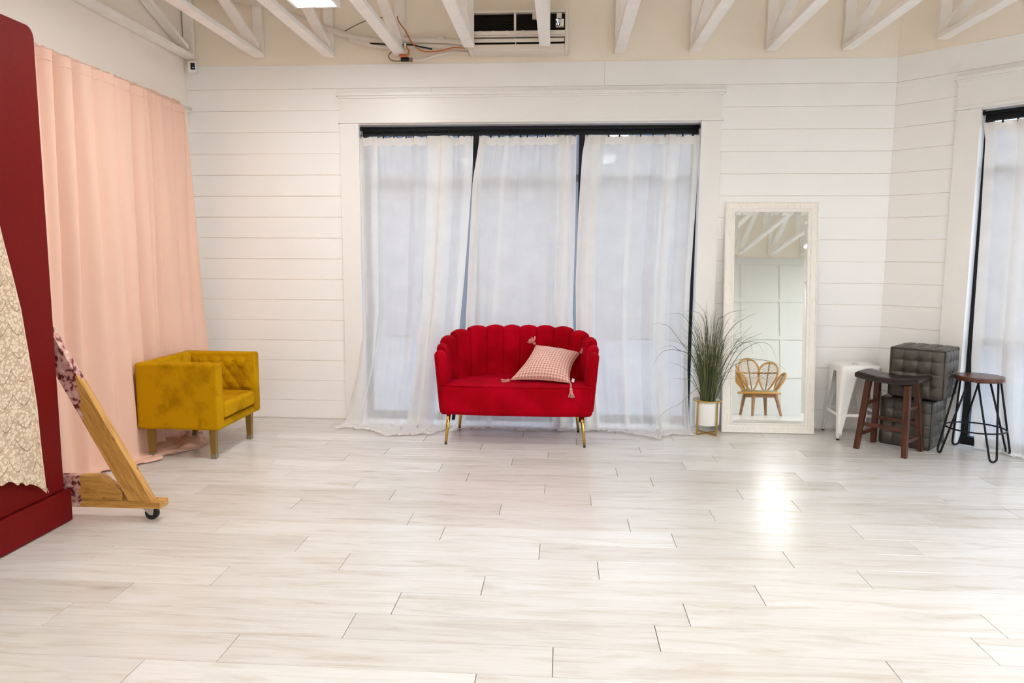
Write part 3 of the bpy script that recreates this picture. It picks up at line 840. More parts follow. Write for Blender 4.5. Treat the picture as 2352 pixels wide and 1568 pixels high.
MB().obox(BRc.lerp(TRc, .10)+Vector((.013, -.016, -.002)), (.010, .004, -.004), (.003, .003, .013), (.0, .0008, 0)).build('care_tag', 'label_white', cu, world=True)

# ------------------------------------------------------------------ mustard armchair
ch = thing('armchair', 'mustard velvet armchair with tufted inside by the peach curtain', 'armchair', (-2.515, -1.03, 0))
AX0, AX1, AY0, AY1, AZ0, AZ1, TH = -.315, .300, -.340, .385, .215, .700, .095
def rbox(x0, x1, y0, y1, z0, z1, r, nm, par, mt, seg=4):
    return MB().box(x0, x1, y0, y1, z0, z1).build(nm, mt, par, bevel=r, seg=seg)
mb = MB(); 
# shell: near arm, far arm and back as one padded body each
def slab(nm, poly, z0, zt):
    mb = MB(); n = len(poly)
    mb.prism([(x, y, z0) for x, y in poly], (0, 0, zt-z0)); return mb.build(nm, 'mustard', ch, bevel=.022, seg=4)
slab('arm', [(AX0, AY0), (AX1, AY0), (AX1, AY0+TH), (AX0+.01, AY0+TH)], AZ0, AZ1)
slab('arm', [(AX0, AY1-TH), (AX1, AY1-TH), (AX1, AY1), (AX0, AY1)], AZ0, AZ1)
slab('backrest', [(AX0-.002, AY0+.004), (AX0+TH, AY0+.004), (AX0+TH, AY1-.004), (AX0-.002, AY1-.004)], AZ0, AZ1-.003)
slab('front_rail', [(AX0+.05, AY0+TH-.01), (AX1-.012, AY0+TH-.01), (AX1-.012, AY1-TH+.01), (AX0+.05, AY1-TH+.01)], AZ0-.006, .268)
# seat cushion
def seatc(u, v):
    pass
MB().box(AX0+TH+.004, AX1+.004, AY0+TH+.002, AY1-TH-.002, .282, .402).build('seat_cushion', 'mustard', ch, bevel=.03, seg=5)
# buttoned lining inside the far arm and the back
def tuft(fn, nb, rows, L, z0, z1):
    pts = []
    for r in range(rows):
        zc = lerp(z0, z1, (r+.5)/rows); off = .5 if r % 2 else 0
        for i in range(nb+1):
            s = (i+.5*(r % 2))/nb*L
            if .03 < s < L-.02: pts.append((s, zc))
    def g(u, v):
        s, z = u*L, lerp(z0, z1, v); d = .020*min(1, u*12, (1-u)*12, v*8, (1-v)*8)
        for a, b in pts:
            rr = ((s-a)**2+(z-b)**2)/.026**2; d -= .012*math.exp(-rr)
        for a, b in pts:                   # diagonal creases
            for sg in (-1, 1):
                w = (s-a)-sg*(z-b)*.62
                if abs(z-b) < (z1-z0)/rows: d -= .002*math.exp(-(w/.007)**2)
        return fn(s, z, max(d, -.004))
    mb = MB().grid(g, 80, 50); return mb, pts
Li = AX1-AX0-TH-.02
mb, pts = tuft(lambda s, z, d: (AX0+TH+s, AY1-TH-d, z), 5, 4, Li, .39, .672); lin = mb.build('arm_lining', 'mustard', ch)
bt = MB().sphere((0, 0, 0), .010, 10, 6, .6)
b0 = None
for a, z in pts:
    if b0 is None: b0 = bt.build('button', 'mustard', lin); o = b0
    else: o = share(b0, 'button', lin)
    o.location = (AX0+TH+a, AY1-TH-.003, z); o.rotation_euler = (PI/2, 0, 0)
Lb = AY1-AY0-2*TH
mb, pts = tuft(lambda s, z, d: (AX0+TH+d, AY0+TH+s, z), 5, 4, Lb, .39, .672); lin = mb.build('back_lining', 'mustard', ch)
for a, z in pts:
    o = share(b0, 'button', lin); o.location = (AX0+TH+.003, AY0+TH+a, z); o.rotation_euler = (0, PI/2, 0)
for lx, ly in ((-2.745, -1.325), (-2.280, -1.325), (-2.268, -.755), (-2.730, -.735)):
    X, Y = lx+2.515, ly+1.03
    lg = MB().frustum((X, Y, .0), (X, Y, .216), .0175, .0175, .0235, .0235).build('leg', 'mustard_leg', ch, bevel=.002)
    MB().frustum((X, Y, .0), (X, Y, .036), .0205, .0205, .021, .021).build('leg_cap', 'clear_cap', lg, bevel=.001)
MB().tube([(AX0+.02, AY0+.004, AZ1-.018), (AX1-.02, AY0+.004, AZ1-.018)], .0022, 5).build('seam', 'mustard', ch)
MB().tube([(AX1-.004, AY0+.02, AZ0+.02), (AX1-.004, AY0+.02, AZ1-.02)], .0022, 5).build('seam', 'mustard', ch)

# ------------------------------------------------------------------ leaning mirror
TILT = math.radians(5.55)
mir = D.objects.new('mirror', None); COL.objects.link(mir)
mir.location = (1.972, -.212, .0); mir.rotation_euler = (-TILT, 0, 0)
mir.matrix_basis = Matrix.Translation(Vector((1.972, -.212, .0))) @ Matrix.Rotation(-TILT, 4, 'X')
tag(mir, 'tall mirror in a distressed white frame leaning on the wall', 'mirror')
MW, MH = .381, 1.942
prof = [(0, .034), (0, .004), (.006, .0), (.012, .0045), (.052, .0045), (.058, .010), (.066, .010), (.072, .006), (.080, .006), (.084, .016), (.084, .034)]
def rail(c0, c1, inw0, inw1, nm):
    # c0,c1 outer corners (x,z); inward mitre directions
    mb = MB(); vs = []
    for c, iw in ((c0, inw0), (c1, inw1)):
        for d, y in prof: vs.append((c[0]+iw[0]*d, y, c[1]+iw[1]*d))
    n = len(prof); fs = [(i, i+1, n+i+1, n+i) for i in range(n-1)]+[(n-1, 0, n, 2*n-1)]
    mb.add(vs, fs); return mb.build(nm, 'distressed', mir)
A, B, C_, D_ = (-MW, .003), (MW, .003), (MW, MH), (-MW, MH)
rail(A, B, (1, 1), (-1, 1), 'frame_rail'); rail(B, C_, (-1, 1), (-1, -1), 'frame_rail'); rail(C_, D_, (-1, -1), (1, -1), 'frame_rail'); rail(D_, A, (1, -1), (1, 1), 'frame_rail')
MB().box(-MW+.01, MW-.01, .0345, .04, .013, MH-.01).build('backing', 'dark_void', mir)
gx, g0, g1, bv, gd = MW-.084, .087, MH-.084, .024, .0016
vs = [(-gx, .0155, g0), (gx, .0155, g0), (gx, .0155, g1), (-gx, .0155, g1), (-gx+bv, .0155-gd, g0+bv), (gx-bv, .0155-gd, g0+bv), (gx-bv, .0155-gd, g1-bv), (-gx+bv, .0155-gd, g1-bv)]
MB().add(vs, [(4, 5, 6, 7), (0, 1, 5, 4), (1, 2, 6, 5), (2, 3, 7, 6), (3, 0, 4, 7)]).build('mirror_glass', 'mirror', mir)

# ------------------------------------------------------------------ potted grass
pl = thing('potted_grass', 'tall artificial grass in a white pot on a gold stand', 'plant', (1.458, -.245, 0))
MB().lathe([(.085, .078), (.094, .080), (.098, .088), (.100, .285), (.100, .292), (.093, .292), (.092, .262)], 36, capt=False).build('pot', 'pot', pl)
MB().lathe([(.001, .266), (.0925, .264)], 24, capb=False, capt=False).build('pot_filler', 'soil', pl)
st = MB()
st.lathe([(.101, .281), (.117, .281), (.119, .284), (.119, .290), (.117, .293), (.101, .293), (.101, .281)], 40, capb=False, capt=False); st.build('stand_ring', 'gold', pl)
for i in range(4):
    a = math.radians(33+90*i); p = Vector((.111*cos(a), .111*sin(a), 0)); tn = Vector((-sin(a), cos(a), 0)); rd = Vector((cos(a), sin(a), 0))
    MB().obox(p+Vector((0, 0, .1405)), tn*.0065, rd*.0045, (0, 0, .1405)).build('stand_leg', 'gold', pl, bevel=.001)
for i in range(2):
    a = math.radians(33+90*i); rd = Vector((cos(a), sin(a), 0)); tn = Vector((-sin(a), cos(a), 0))
    MB().obox((0, 0, .006+.001*i), rd*.107, tn*.0065, (0, 0, .0055)).build('stand_foot', 'gold', pl)
def blade(mb, path, w, n=6):
    P = smoothpath(path, n); k = len(P); vs = []; 
    for i, p in enumerate(P):
        f = i/(k-1); t = (P[min(i+1, k-1)]-P[max(i-1, 0)]).normalized(); sd = t.cross(Vector((.25, 1, .1))).normalized(); dn = t.cross(sd)
        ww = w*(1-.9*f**1.6); vs += [p-sd*ww+dn*ww*.25, p, p+sd*ww+dn*ww*.25]
    fs = []
    for i in range(k-1):
        fs += [(3*i, 3*i+1, 3*i+4, 3*i+3), (3*i+1, 3*i+2, 3*i+5, 3*i+4)]
    if mb.uv is None: mb.uv = []
    ru = random.random(); mb.uv += [(ru, (i//3)/(k-1)) for i in range(3*k)]
    mb.add(vs, fs, True)
tuft_ = MB(); rg = random.Random(5)
for i in range(235):
    a = rg.uniform(0, 2*PI); rr = .055*sqrt(rg.random()); b = Vector((rr*cos(a)-.004, rr*sin(a)*.8, .262))
    out = abs(rg.gauss(0, 1)); H = rg.uniform(.28, .80)*(1 if out < 1.2 else .85)
    lean = .06+.26*out*H**.8*rg.uniform(.5, 1.0); lean = min(lean, .42)
    a2 = a+rg.gauss(0, .5); d = Vector((cos(a2), sin(a2)*.62, 0))
    if d.y > .25: d.y *= .5
    if d.x > .0: d.x *= .92
    tipdrop = .10*lean*rg.uniform(.0, 2.0)
    pts_ = [b, b+d*lean*.12+Vector((0, 0, H*.40)), b+d*lean*.45+Vector((0, 0, H*.80)), b+d*lean+Vector((0, 0, H-tipdrop))]
    blade(tuft_, pts_, rg.uniform(.0016, .0030), 4)
tuft_.build('grass_tuft', 'blade', pl, kind='stuff')
longb = ['160,368 260,365 340,400 470,570 600,760 690,1080', '297,275 390,258 470,275 540,380 620,640 705,1080', '485,240 590,240 660,290 705,480 728,1090',
         '195,640 290,595 370,585 430,625 580,720 685,1080', '168,795 230,680 300,630 410,628 560,710 690,1080', '335,750 440,780 560,880 680,1090',
         '370,912 460,915 560,940 690,1095', '108,1420 310,1230 430,1170 560,1050 640,1010 700,1085', '1110,225 980,240 880,290 810,400 745,1080',
         '1205,258 1090,310 980,390 880,560 760,1080', '1270,455 1180,490 1070,550 940,740 780,1080', '1400,693 1350,590 1270,550 1150,580 1000,720 785,1080',
         '1505,830 1380,745 1200,725 1020,760 900,860 790,1085', '1170,665 1150,570 1100,545 1000,590 850,850 775,1080', '710,120 705,300 718,700 725,1080',
         '590,140 650,200 700,290 735,600 740,1080', '1165,375 1070,480 960,620 850,850 765,1080', '455,605 560,575 640,620 700,800 720,1080']
for s_ in longb:
    pp = [tuple(map(float, q.split(','))) for q in s_.split()]
    n_ = len(pp); path = []
    dy = rg.uniform(-.07, .03)
    for i, (u, v) in enumerate(reversed(pp)):
        p = at_y(1460+u*.22966, 660+v*.22966, -.245+dy*i/(n_-1)); path.append(p-Vector((1.458, -.245, 0)))
    path[0].z = .262
    mb = MB(); blade(mb, path, .0024, 6); mb.build('blade', 'dark_blade' if rg.random() < .6 else 'blade', pl)

# ------------------------------------------------------------------ white metal stool
ws = thing('metal_stool', 'white enamel metal stool beside the leaning mirror', 'stool', (2.652, -.207, 0))
def rsq(h, r, z, n=5):                     # rounded square ring
    out = []
    for q in range(4):
        a0 = q*PI/2; cx, cy = (h-r)*(1 if q in (0, 3) else -1), (h-r)*(1 if q in (0, 1) else -1)
        for i in range(n+1):
            a = a0+PI/2*i/n; out.append((cx+r*cos(a), cy+r*sin(a), z))
    return out
rings = [rsq(.160, .035, .548), rsq(.157, .034, .588), rsq(.152, .034, .600), rsq(.142, .030, .606), rsq(.10, .02, .603), rsq(.03, .01, .602)]
vs = [p for r in rings for p in r]; n_ = len(rings[0])
mb = MB().add(vs, [(i*n_+j, i*n_+(j+1) % n_, (i+1)*n_+(j+1) % n_, (i+1)*n_+j) for i in range(len(rings)-1) for j in range(n_)], True)
mb.f.append(tuple(len(vs)-n_+j for j in range(n_))); mb.sm.append(True)
mb.build('seat', 'white_metal', ws)
MB().box(-.026, .026, -.007, .007, .5995, .6032).build('hand_slot', 'dark_void', ws, bevel=.003)
for sx in (-1, 1):
    for sy in (-1, 1):
        def legf(u, v, sx=sx, sy=sy):      # folded sheet leg: u across the fold, v from top to foot
            z = lerp(.575, .03, v); c = lerp(.156, .178, v)
            wl = lerp(.105, .020, min(1, v*1.05)**.8); r = lerp(.034, .014, v)
            s = (u-.5)*2
            if abs(s) < .3:
                a = PI/4+s/.3*PI/4; x = c-r+r*cos(a); y = c-r+r*sin(a)
            elif s < 0: x = c; y = c-r-wl*((-s-.3)/.7)
            else: y = c; x = c-r-wl*((s-.3)/.7)
            return (x*sx, y*sy, z)
        mb = MB().grid(legf, 18, 14)
        lg = mb.build('leg', 'white_metal', ws, solid=.002)
        MB().tube([(.168*sx, .168*sy, .012), (.166*sx, .166*sy, .040)], [.012, .013], 10).build('foot_sleeve', 'white_metal', lg)
        MB().tube([(.168*sx, .168*sy, 0), (.168*sx, .168*sy, .0125)], .0125, 10).build('rubber_foot', 'black_rubber', lg)
for sx, sy in ((1, 0), (-1, 0), (0, 1), (0, -1)):
    e = .171; p0 = Vector((e*sx or -e, e*sy or -e, .205)); p1 = Vector((e*sx or e, e*sy or e, .205))
    MB().obox((p0+p1)/2, (p1-p0)/2, (.0035*abs(sx)+0, .0035*abs(sy), 0), (0, 0, .011)).build('brace', 'white_metal', ws)
MB().obox((0, 0, .535), (.10, .10, 0), (.008, -.008, 0), (0, 0, .002)).build('seat_brace', 'white_metal', ws)

# ------------------------------------------------------------------ brown saddle stool
bs = thing('saddle_stool', 'dark wooden saddle stool with a brown leather seat', 'stool', (2.760, -.653, 0), math.radians(-45.7))
LX, LY, TX, TY, SZ = .176, .150, .142, .082, .535     # half spacing of feet and of leg tops
def legp(sx, sy, z): f = z/SZ; return Vector((sx*lerp(LX, TX, f), sy*lerp(LY, TY, f), z))
for sx in (-1, 1):
    for sy in (-1, 1):
        MB().frustum(legp(sx, sy, 0), legp(sx, sy, SZ), .0185, .0185, .0215, .0215).build('leg', 'walnut', bs, bevel=.003)
def bar(p, q, w, h, nm='stretcher'):
    d = (q-p).normalized(); sd = d.cross(Vector((0, 0, 1))).normalized(); u_ = sd.cross(d)
    MB().obox((p+q)/2, (q-p)/2, sd*w, u_*h).build(nm, 'walnut', bs, bevel=.002)
for sy, z in ((-1, .200), (1, .215)): bar(legp(-1, sy, z)+Vector((.015, 0, 0)), legp(1, sy, z)-Vector((.015, 0, 0)), .009, .014)
for sx in (-1, 1):
    for z in (.115, .355): bar(legp(sx, -1, z)+Vector((0, .015, 0)), legp(sx, 1, z)-Vector((0, .015, 0)), .009, .013)
def saddle(u, v, off=0):
    x, y = (u-.5)*2, (v-.5)*2
    z = .574+.030*x*x+.010*(1-y*y)*(1-.3*x*x)
    e = max(abs(x), abs(y)); z -= .014*max(0, (e-.90)/.10)**2
    for xc in (-.33, .33): z -= .004*math.exp(-((x-xc)/.03)**2)
    z -= .003*math.exp(-(y/.05)**2)
    return (x*.228, y*.132, z)
mb = MB().grid(saddle, 48, 28)
def edge(n):
    pts_ = [saddle(i/n, 0) for i in range(n)]+[saddle(1, i/n) for i in range(n)]+[saddle(1-i/n, 1) for i in range(n)]+[saddle(0, 1-i/n) for i in range(n)]; return pts_
ring = edge(24); m_ = len(ring)
def low(p): return (p[0]*.985, p[1]*.985, .535+.026*(p[0]/.228)**2*.8)
vs = [Vector(p) for p in ring]+[Vector((p[0]*1.008, p[1]*1.010, p[2]-.010)) for p in ring]+[Vector((p[0]*1.005, p[1]*1.006, low(p)[2]+.004)) for p in ring]+[Vector(low(p)) for p in ring]
mb.add(vs, [(i*m_+(j+1) % m_, i*m_+j, (i+1)*m_+j, (i+1)*m_+(j+1) % m_) for i in range(3) for j in range(m_)], True)
mb.f.append(tuple(len(mb.v)-m_+j for j in range(m_))); mb.sm.append(False)
mb.build('seat', 'brown_leather', bs)
MB().tube([Vector((p[0]*1.006, p[1]*1.006, p[2]-.006)) for p in ring], .0028, 5, True).build('piping', 'brown_leather', bs)

# ------------------------------------------------------------------ tufted ottomans
def ottoman(loc, rz, label, size, seed):
    t = thing('ottoman', label, 'ottoman', loc, rz, 'stacked charcoal ottomans'); h = size/2; H = .378
    rg2 = random.Random(seed)
    def face(o, a, b, n, la, lb, nm):
        o, a, b, n = map(Vector, (o, a, b, n))
        def g(u, v):
            x, y = 2*u-1, 2*v-1
            e = (1-abs(x)**6)*(1-abs(y)**6); d = .010*e
            dx = min(abs(u*la-round(u*la)) if 0 < round(u*la) < la else 1, 1)/la*2*h; dy = min(abs(v*lb-round(v*lb)) if 0 < round(v*lb) < lb else 1, 1)/lb*2*h
            d -= .0045*math.exp(-(dx/.0055)**2)+.0045*math.exp(-(dy/.0055)**2)
            if dx < .08 and dy < .08: d -= .013*math.exp(-(dx*dx+dy*dy)/.024**2)
            # puff of each square
            d += .003*abs(sin(PI*u*la))*abs(sin(PI*v*lb))*e
            k = 1-.022*(max(abs(x), abs(y))**14)
            rc = .010*(abs(x)**10+abs(y)**10)
            return o+a*x*(1-.012*abs(x)**8)+b*y*(1-.012*abs(y)**8)+n*(d-rc)
        return MB().grid(g, 56, 56).build(nm, 'grey_leather', t)
    z = H/2+.004
    face((0, -h, z), (h, 0, 0), (0, 0, H/2), (0, -1, 0), 4, 4, 'side_panel'); face((0, h, z), (-h, 0, 0), (0, 0, H/2), (0, 1, 0), 4, 4, 'side_panel')
    face((h, 0, z), (0, h, 0), (0, 0, H/2), (1, 0, 0), 4, 4, 'side_panel'); face((-h, 0, z), (0, -h, 0), (0, 0, H/2), (-1, 0, 0), 4, 4, 'side_panel')
    face((0, 0, H+.004), (h, 0, 0), (0, h, 0), (0, 0, 1), 4, 4, 'top_panel')
    MB().box(-h+.012, h-.012, -h+.012, h-.012, .0, .02).build('base', 'black_rubber', t)
    c = h*.982
    for pz in (H-.001,): MB().tube([(-c, -c, pz), (c, -c, pz), (c, c, pz), (-c, c, pz)], .0032, 6, True).build('piping', 'grey_leather', t)
    for a in ((-1, -1), (1, -1), (1, 1), (-1, 1)): MB().tube([(c*a[0], c*a[1], .012), (c*a[0], c*a[1], H)], .0032, 6).build('piping', 'grey_leather', t)
ottoman((3.040, -.418, 0), math.radians(-41), 'charcoal tufted leather ottoman on the floor, under another one', .372, 1)
ottoman((3.068, -.476, .404), math.radians(-40), 'charcoal tufted leather ottoman stacked on top of another one', .388, 2)

# ------------------------------------------------------------------ hairpin stool
hs = thing('hairpin_stool', 'round wooden stool on black hairpin legs before the sheer curtain', 'stool', (3.362, -.710, 0), math.radians(4))
MB().lathe([(.150, .566), (.160, .568), (.163, .572), (.163, .596), (.160, .600), (.150, .6005), (.02, .6005)], 48).build('seat', 'seat_wood', hs)
for i in range(4):
    a = PI/2*i+math.radians(-4); rd = Vector((cos(a), sin(a), 0)); tn = Vector((-sin(a), cos(a), 0))
    foot = rd*.248; path = []
    path.append(rd*.115+tn*.072+Vector((0, 0, .566)))
    b0_ = foot+tn*.026+Vector((0, 0, .035)); path += [path[0].lerp(b0_, .5), b0_]
    for k in range(1, 8):
        th = PI*k/8; path.append(foot+tn*.026*cos(th)+Vector((0, 0, .035-.029*sin(th)))+rd*.002)
    b1_ = foot-tn*.026+Vector((0, 0, .035)); e_ = rd*.115-tn*.072+Vector((0, 0, .566)); path += [b1_, b1_.lerp(e_, .5), e_]
    lg = MB().tube(path, .0075, 8).build('leg', 'black_metal', hs)
    MB().obox(rd*.105+Vector((0, 0, .5645)), rd*.03, tn*.085, (0, 0, .0015)).build('mount_plate', 'black_metal', lg)
MB().tube([(.197*cos(2*PI*j/40), .197*sin(2*PI*j/40),   .20) for j in range(40)], .006, 8, True).build('foot_ring', 'black_metal', hs)

# ------------------------------------------------------------------ burgundy movable panel with its wooden brace
PX = -2.500
pn = thing('wall_flat', 'tall burgundy movable wall panel on a wooden caster brace', 'panel', (PX, -2.57, 0))
# local: x towards the room, y along the panel
pts_ = [(-1.9, .185), (-.028, .185), (-.018, 2.575)]
for i in range(7):
    a = PI/2*i/6; pts_.append((-.018-.05+.05*cos(a), 2.575+.05*sin(a)))
pts_.append((-1.9, 2.625))
MB().prism([(-.09, y, z) for y, z in pts_], (.09, 0, 0)).build('painted_face', 'burgundy', pn, bevel=.003)
MB().prism([(-.09, y, z) for y, z in [(-1.9, .004), (-.004, .004), (-.004, .180), (-1.9, .180)]], (.112, 0, 0)).build('skirting', 'burgundy', pn, bevel=.004)
foot = MB().box(-.06, .523, .006, .094, .0725, .110).build('brace_foot', 'pine', pn, bevel=.002)
MB().prism([(.340, .012, .1105), (.474, .012, .1105), (-.06, .012, 1.081), (-.06, .012, .866)], (0, .05, 0)).build('brace_diagonal', 'pine_diag', pn, bevel=.002)
MB().prism([(-.06, .014, .1105), (.300, .014, .1105), (.304, .014, .160), (.185, .014, .252), (-.06, .014, .246)], (0, .05, 0)).build('brace_block', 'pine', pn, bevel=.002)
cs = MB().box(.40, .475, .025, .075, .0665, .0723).prism([(.405, .033, .0665), (.47, .033, .0665), (.463, .033, .027), (.443, .033, .027)], (0, .003, 0)).prism([(.405, .064, .0665), (.47, .064, .0665), (.463, .064, .027), (.443, .064, .027)], (0, .003, 0)).build('caster', 'steel', pn)
MB().tube([(.452, .037, .036), (.452, .063, .036)], .036, 24).build('wheel', 'black_rubber', cs)
MB().tube([(.452, .032, .036), (.452, .068, .036)], .006, 10).build('axle', 'steel', cs)
MB().tube([(-.045, -.027, 1.065), (-.045, -.012, 1.065)], .04, 20).build('bumper', 'black_rubber', pn)

# lace drape hanging over the panel
lc = thing('lace_drape', 'cream lace cloth hanging down over the burgundy panel', 'lace', (-2.455, -3.1, 0))
LE = [(.225, -2.782), (.45, -2.797), (.70, -2.812), (1.0, -2.842), (1.19, -2.866), (1.40, -2.915), (1.53, -2.946), (1.9, -3.02), (2.63, -3.14)]
def lace(u, v):
    y_bot_u = u
    zb = .225+.19*(1-math.exp(-u*5.5))+.02*sin(u*30)*u
    z = lerp(2.64, zb, v); yr = interp(LE, z); y = yr-u*1.0
    return (-2.462+.014*sin(u*22+z*1.3)*min(1, u*6+.15)+.006*fbm(u*6, z*2), y, z)
mb = MB().grid(lace, 70, 90, True); mb.uv = [(v.y, v.z) for v in mb.v]; mb.build('lace_panel', 'lace', lc, world=True)
def lace2(u, v):                           # turned back lower layer with the scalloped hem
    e0 = Vector((-2.445, -2.784, .225)); y = -2.784-u*.75
    z0 = interp([(0, .225), (.1, .36), (.27, .58), (.75, .95)], u*.75); z1 = interp([(0, .235), (.08, .30), (.28, .37), (.75, .40)], u*.75)+.010*sin(u*60)
    return (-2.447+.010*sin(u*26), y, lerp(z0, z1, v))
mb = MB().grid(lace2, 60, 16, True); mb.uv = [(v.y+.3, v.z+.2) for v in mb.v]; mb.build('turned_hem', 'lace', lc, world=True)
MB().tube([lace(0, v/60) for v in range(61)], .003, 5).build('selvedge', 'lace', lc, world=True)

# ------------------------------------------------------------------ air conditioner above the window
ac = thing('air_conditioner', 'wall air conditioner with its front cover removed, showing the coil', 'air conditioner', (-.155, 0, 3.135))
def acb(x0, x1, y0, y1, z0, z1, nm, mt, bev=.002, par=None): return MB().box(x0, x1, y0, y1, z0, z1).build(nm, mt, par or ac, bevel=bev)
acb(-.371, .379, -.15, -.002, .053, .2915, 'chassis', 'dark_void')
acb(-.408, -.372, -.2, -.001, .0, .31, 'end_cover', 'white_plastic', .004); acb(.380, .408, -.2, -.001, .0, .31, 'end_cover', 'white_plastic', .004)
acb(-.3715, .3795, -.2, -.001, .292, .31, 'top_cover', 'white_plastic', .003)
acb(-.3715, .3795, -.205, -.15, .118, .150, 'middle_rail', 'white_plastic', .003); acb(-.3715, .3795, -.198, -.15, .104, .1175, 'middle_rail', 'white_plastic', .003)
acb(-.3715, .3795, -.2, -.001, .0, .047, 'bottom_cover', 'white_plastic', .006)
acb(-.034, -.016, -.195, -.15, .1505, .2915, 'centre_bar', 'white_plastic', .002)
f = MB()
for i in range(16):
    z = .156+.0084*i; f.box(-.3715, .30, -.166, -.1505, z, z+.0012)
f.build('coil_fins', M['alu'] if False else mat('copper tinted fin', (.055, .042, .026), .4, .6), ac, kind='stuff')
mb = MB()
def flap(u, v):
    x = lerp(-.368, .376, u); a = lerp(-.6, .7, v); return (x, -.178-.018*cos(a), .077+.0165*sin(a*1.6))
MB().grid(flap, 20, 8).build('louvre', 'white_plastic', ac, solid=.004)
for x in (-.02,): acb(x-.004, x+.004, -.19, -.15, .052, .1, 'louvre_pivot', 'white_plastic', .001)
acb(.115, .175, -.185, -.15, .245, .2915, 'terminal_cover', 'white_plastic', .002)
acb(.312, .352, -.188, -.15, .248, .288, 'terminal_cover', 'white_plastic', .003)
dp = acb(.304, .372, -.192, -.15, .182, .240, 'display_board', 'label_white', .002)
acb(.3065, .341, -.1945, -.1925, .187, .2395, 'display_screen', 'black_rubber', 0, dp)
def seg(x0, x1, z0, z1): return MB().box(x0, x1, -.1965, -.1948, z0, z1).build('digit_segment', 'digit', dp)
seg(.3090, .3195, .2335, .2365); seg(.3168, .3195, .2085, .2335); seg(.3090, .3115, .226, .2335)      # 7
seg(.3290, .3318, .2085, .2365)                                                                     # 1
seg(.3115, .3155, .1945, .2045)
MB().tube([(.3265, -.1965, .1995), (.3265, -.1948, .1995)], .005, 12).build('indicator', 'digit', dp)
MB().tube([(.325, -.17, .158), (.325, -.166, .158)], .004, 8).build('indicator', 'red_led', ac)
for x in (-.31, -.20, -.09, .04, .18): acb(x-.006, x+.006, -.196, -.15, .1505, .1555, 'clip_tab', 'white_plastic', 0)

# insulated lines, cables and orange cord beside it
def cable(name, label, cat, pts, r, mt, loc, n=8, parts=()):
    t = thing(name, label, cat, loc)
    MB().tube(smoothpath(pts, n), r, 8).build('run', mt, t, world=True)
    for nm, p, rr, mm in parts: MB().tube(smoothpath(p, 6), rr, 8).build(nm, mm, t, world=True)
    return t
cable('refrigerant_line', 'white wrapped refrigerant lines sloping down to the air conditioner', 'pipe',
      [(-3.05, -.05, 3.66), (-2.6, -.05, 3.62), (-2.27, -.05, 3.56), (-1.856, -.05, 3.40), (-1.60, -.05, 3.315), (-1.336, -.05, 3.262), (-1.05, -.05, 3.268), (-.80, -.05, 3.258), (-.575, -.05, 3.235)], .024, 'lines', (-3.05, -.05, 3.66),
      parts=[('lower_line', [(-1.6, -.045, 3.29), (-1.336, -.045, 3.225), (-1.05, -.045, 3.222), (-.80, -.045, 3.213), (-.575, -.045, 3.20)], .021, 'lines'),
             ('tape_band', [(-.83, -.047, 3.272), (-.78, -.047, 3.270)], .0265, 'lines'), ('tape_band', [(-1.40, -.047, 3.279), (-1.35, -.047, 3.268)], .0265, 'lines')])
cable('drain_hose', 'white drain hose curving from the air conditioner to the plug on the ledge', 'hose',
      [(-.575, -.05, 3.158), (-.72, -.05, 3.162), (-.84, -.05, 3.145), (-.95, -.05, 3.115), (-1.05, -.05, 3.108)], .013, 'lines', (-.58, -.05, 3.17),
      parts=[('coupling', [(-1.052, -.05, 3.108), (-1.082, -.05, 3.108)], .0165, 'brown_cord'), ('power_plug', [(-1.084, -.05, 3.113), (-1.15, -.05, 3.113)], .0185, 'black_rubber')])
cable('extension_cord', 'orange extension cord looping down from a truss to the air conditioner', 'cord',
      [(-1.175, -.055, 3.46), (-1.155, -.09, 3.405), (-1.10, -.095, 3.33), (-1.05, -.095, 3.24), (-.985, -.095, 3.178), (-.91, -.095, 3.16), (-.80, -.095, 3.168), (-.70, -.095, 3.19), (-.60, -.095, 3.185)], .005, 'orange', (-1.175, -.055, 3.46))
cable('cord_plug', 'short orange cord and plug under the end of a white truss', 'cord',
      [(-1.105, -.10, 3.225), (-1.085, -.10, 3.19), (-1.07, -.10, 3.16), (-1.083, -.10, 3.135), (-1.12, -.09, 3.136)], .006, 'orange', (-1.1, -.1, 3.13),
      parts=[('socket_head', [(-1.088, -.085, 3.134), (-1.155, -.085, 3.134)], .012, 'orange'), ('plug_head', [(-1.107, -.10, 3.228), (-1.100, -.10, 3.20)], .011, 'label_white')])
cable('grey_cable', 'thin tan cable curling beside the orange plug', 'cable',
      [(-1.205, -.05, 3.19), (-1.245, -.045, 3.165), (-1.258, -.04, 3.14), (-1.235, -.04, 3.112), (-1.19, -.04, 3.103), (-1.15, -.045, 3.105)], .005, 'brown_cord', (-1.25, -.04, 3.1))
cable('black_cable', 'short black cable under the white refrigerant lines', 'cable',
      [(-1.44, -.052, 3.248), (-1.28, -.084, 3.228), (-1.19, -.084, 3.222), (-1.06, -.084, 3.222), (-.98, -.082, 3.205), (-.88, -.08, 3.185)], .0065, 'black_rubber', (-1.2, -.07, 3.2))
cable('roof_cable', 'thin dark cable rising between the trusses above the lines', 'cable',
      [(-1.66, -.035, 3.34), (-1.52, -.03, 3.41), (-1.40, -.02, 3.455), (-1.28, -.02, 3.462), (-1.20, -.02, 3.462)], .004, 'brown_cord', (-1.66, -.03, 3.36))

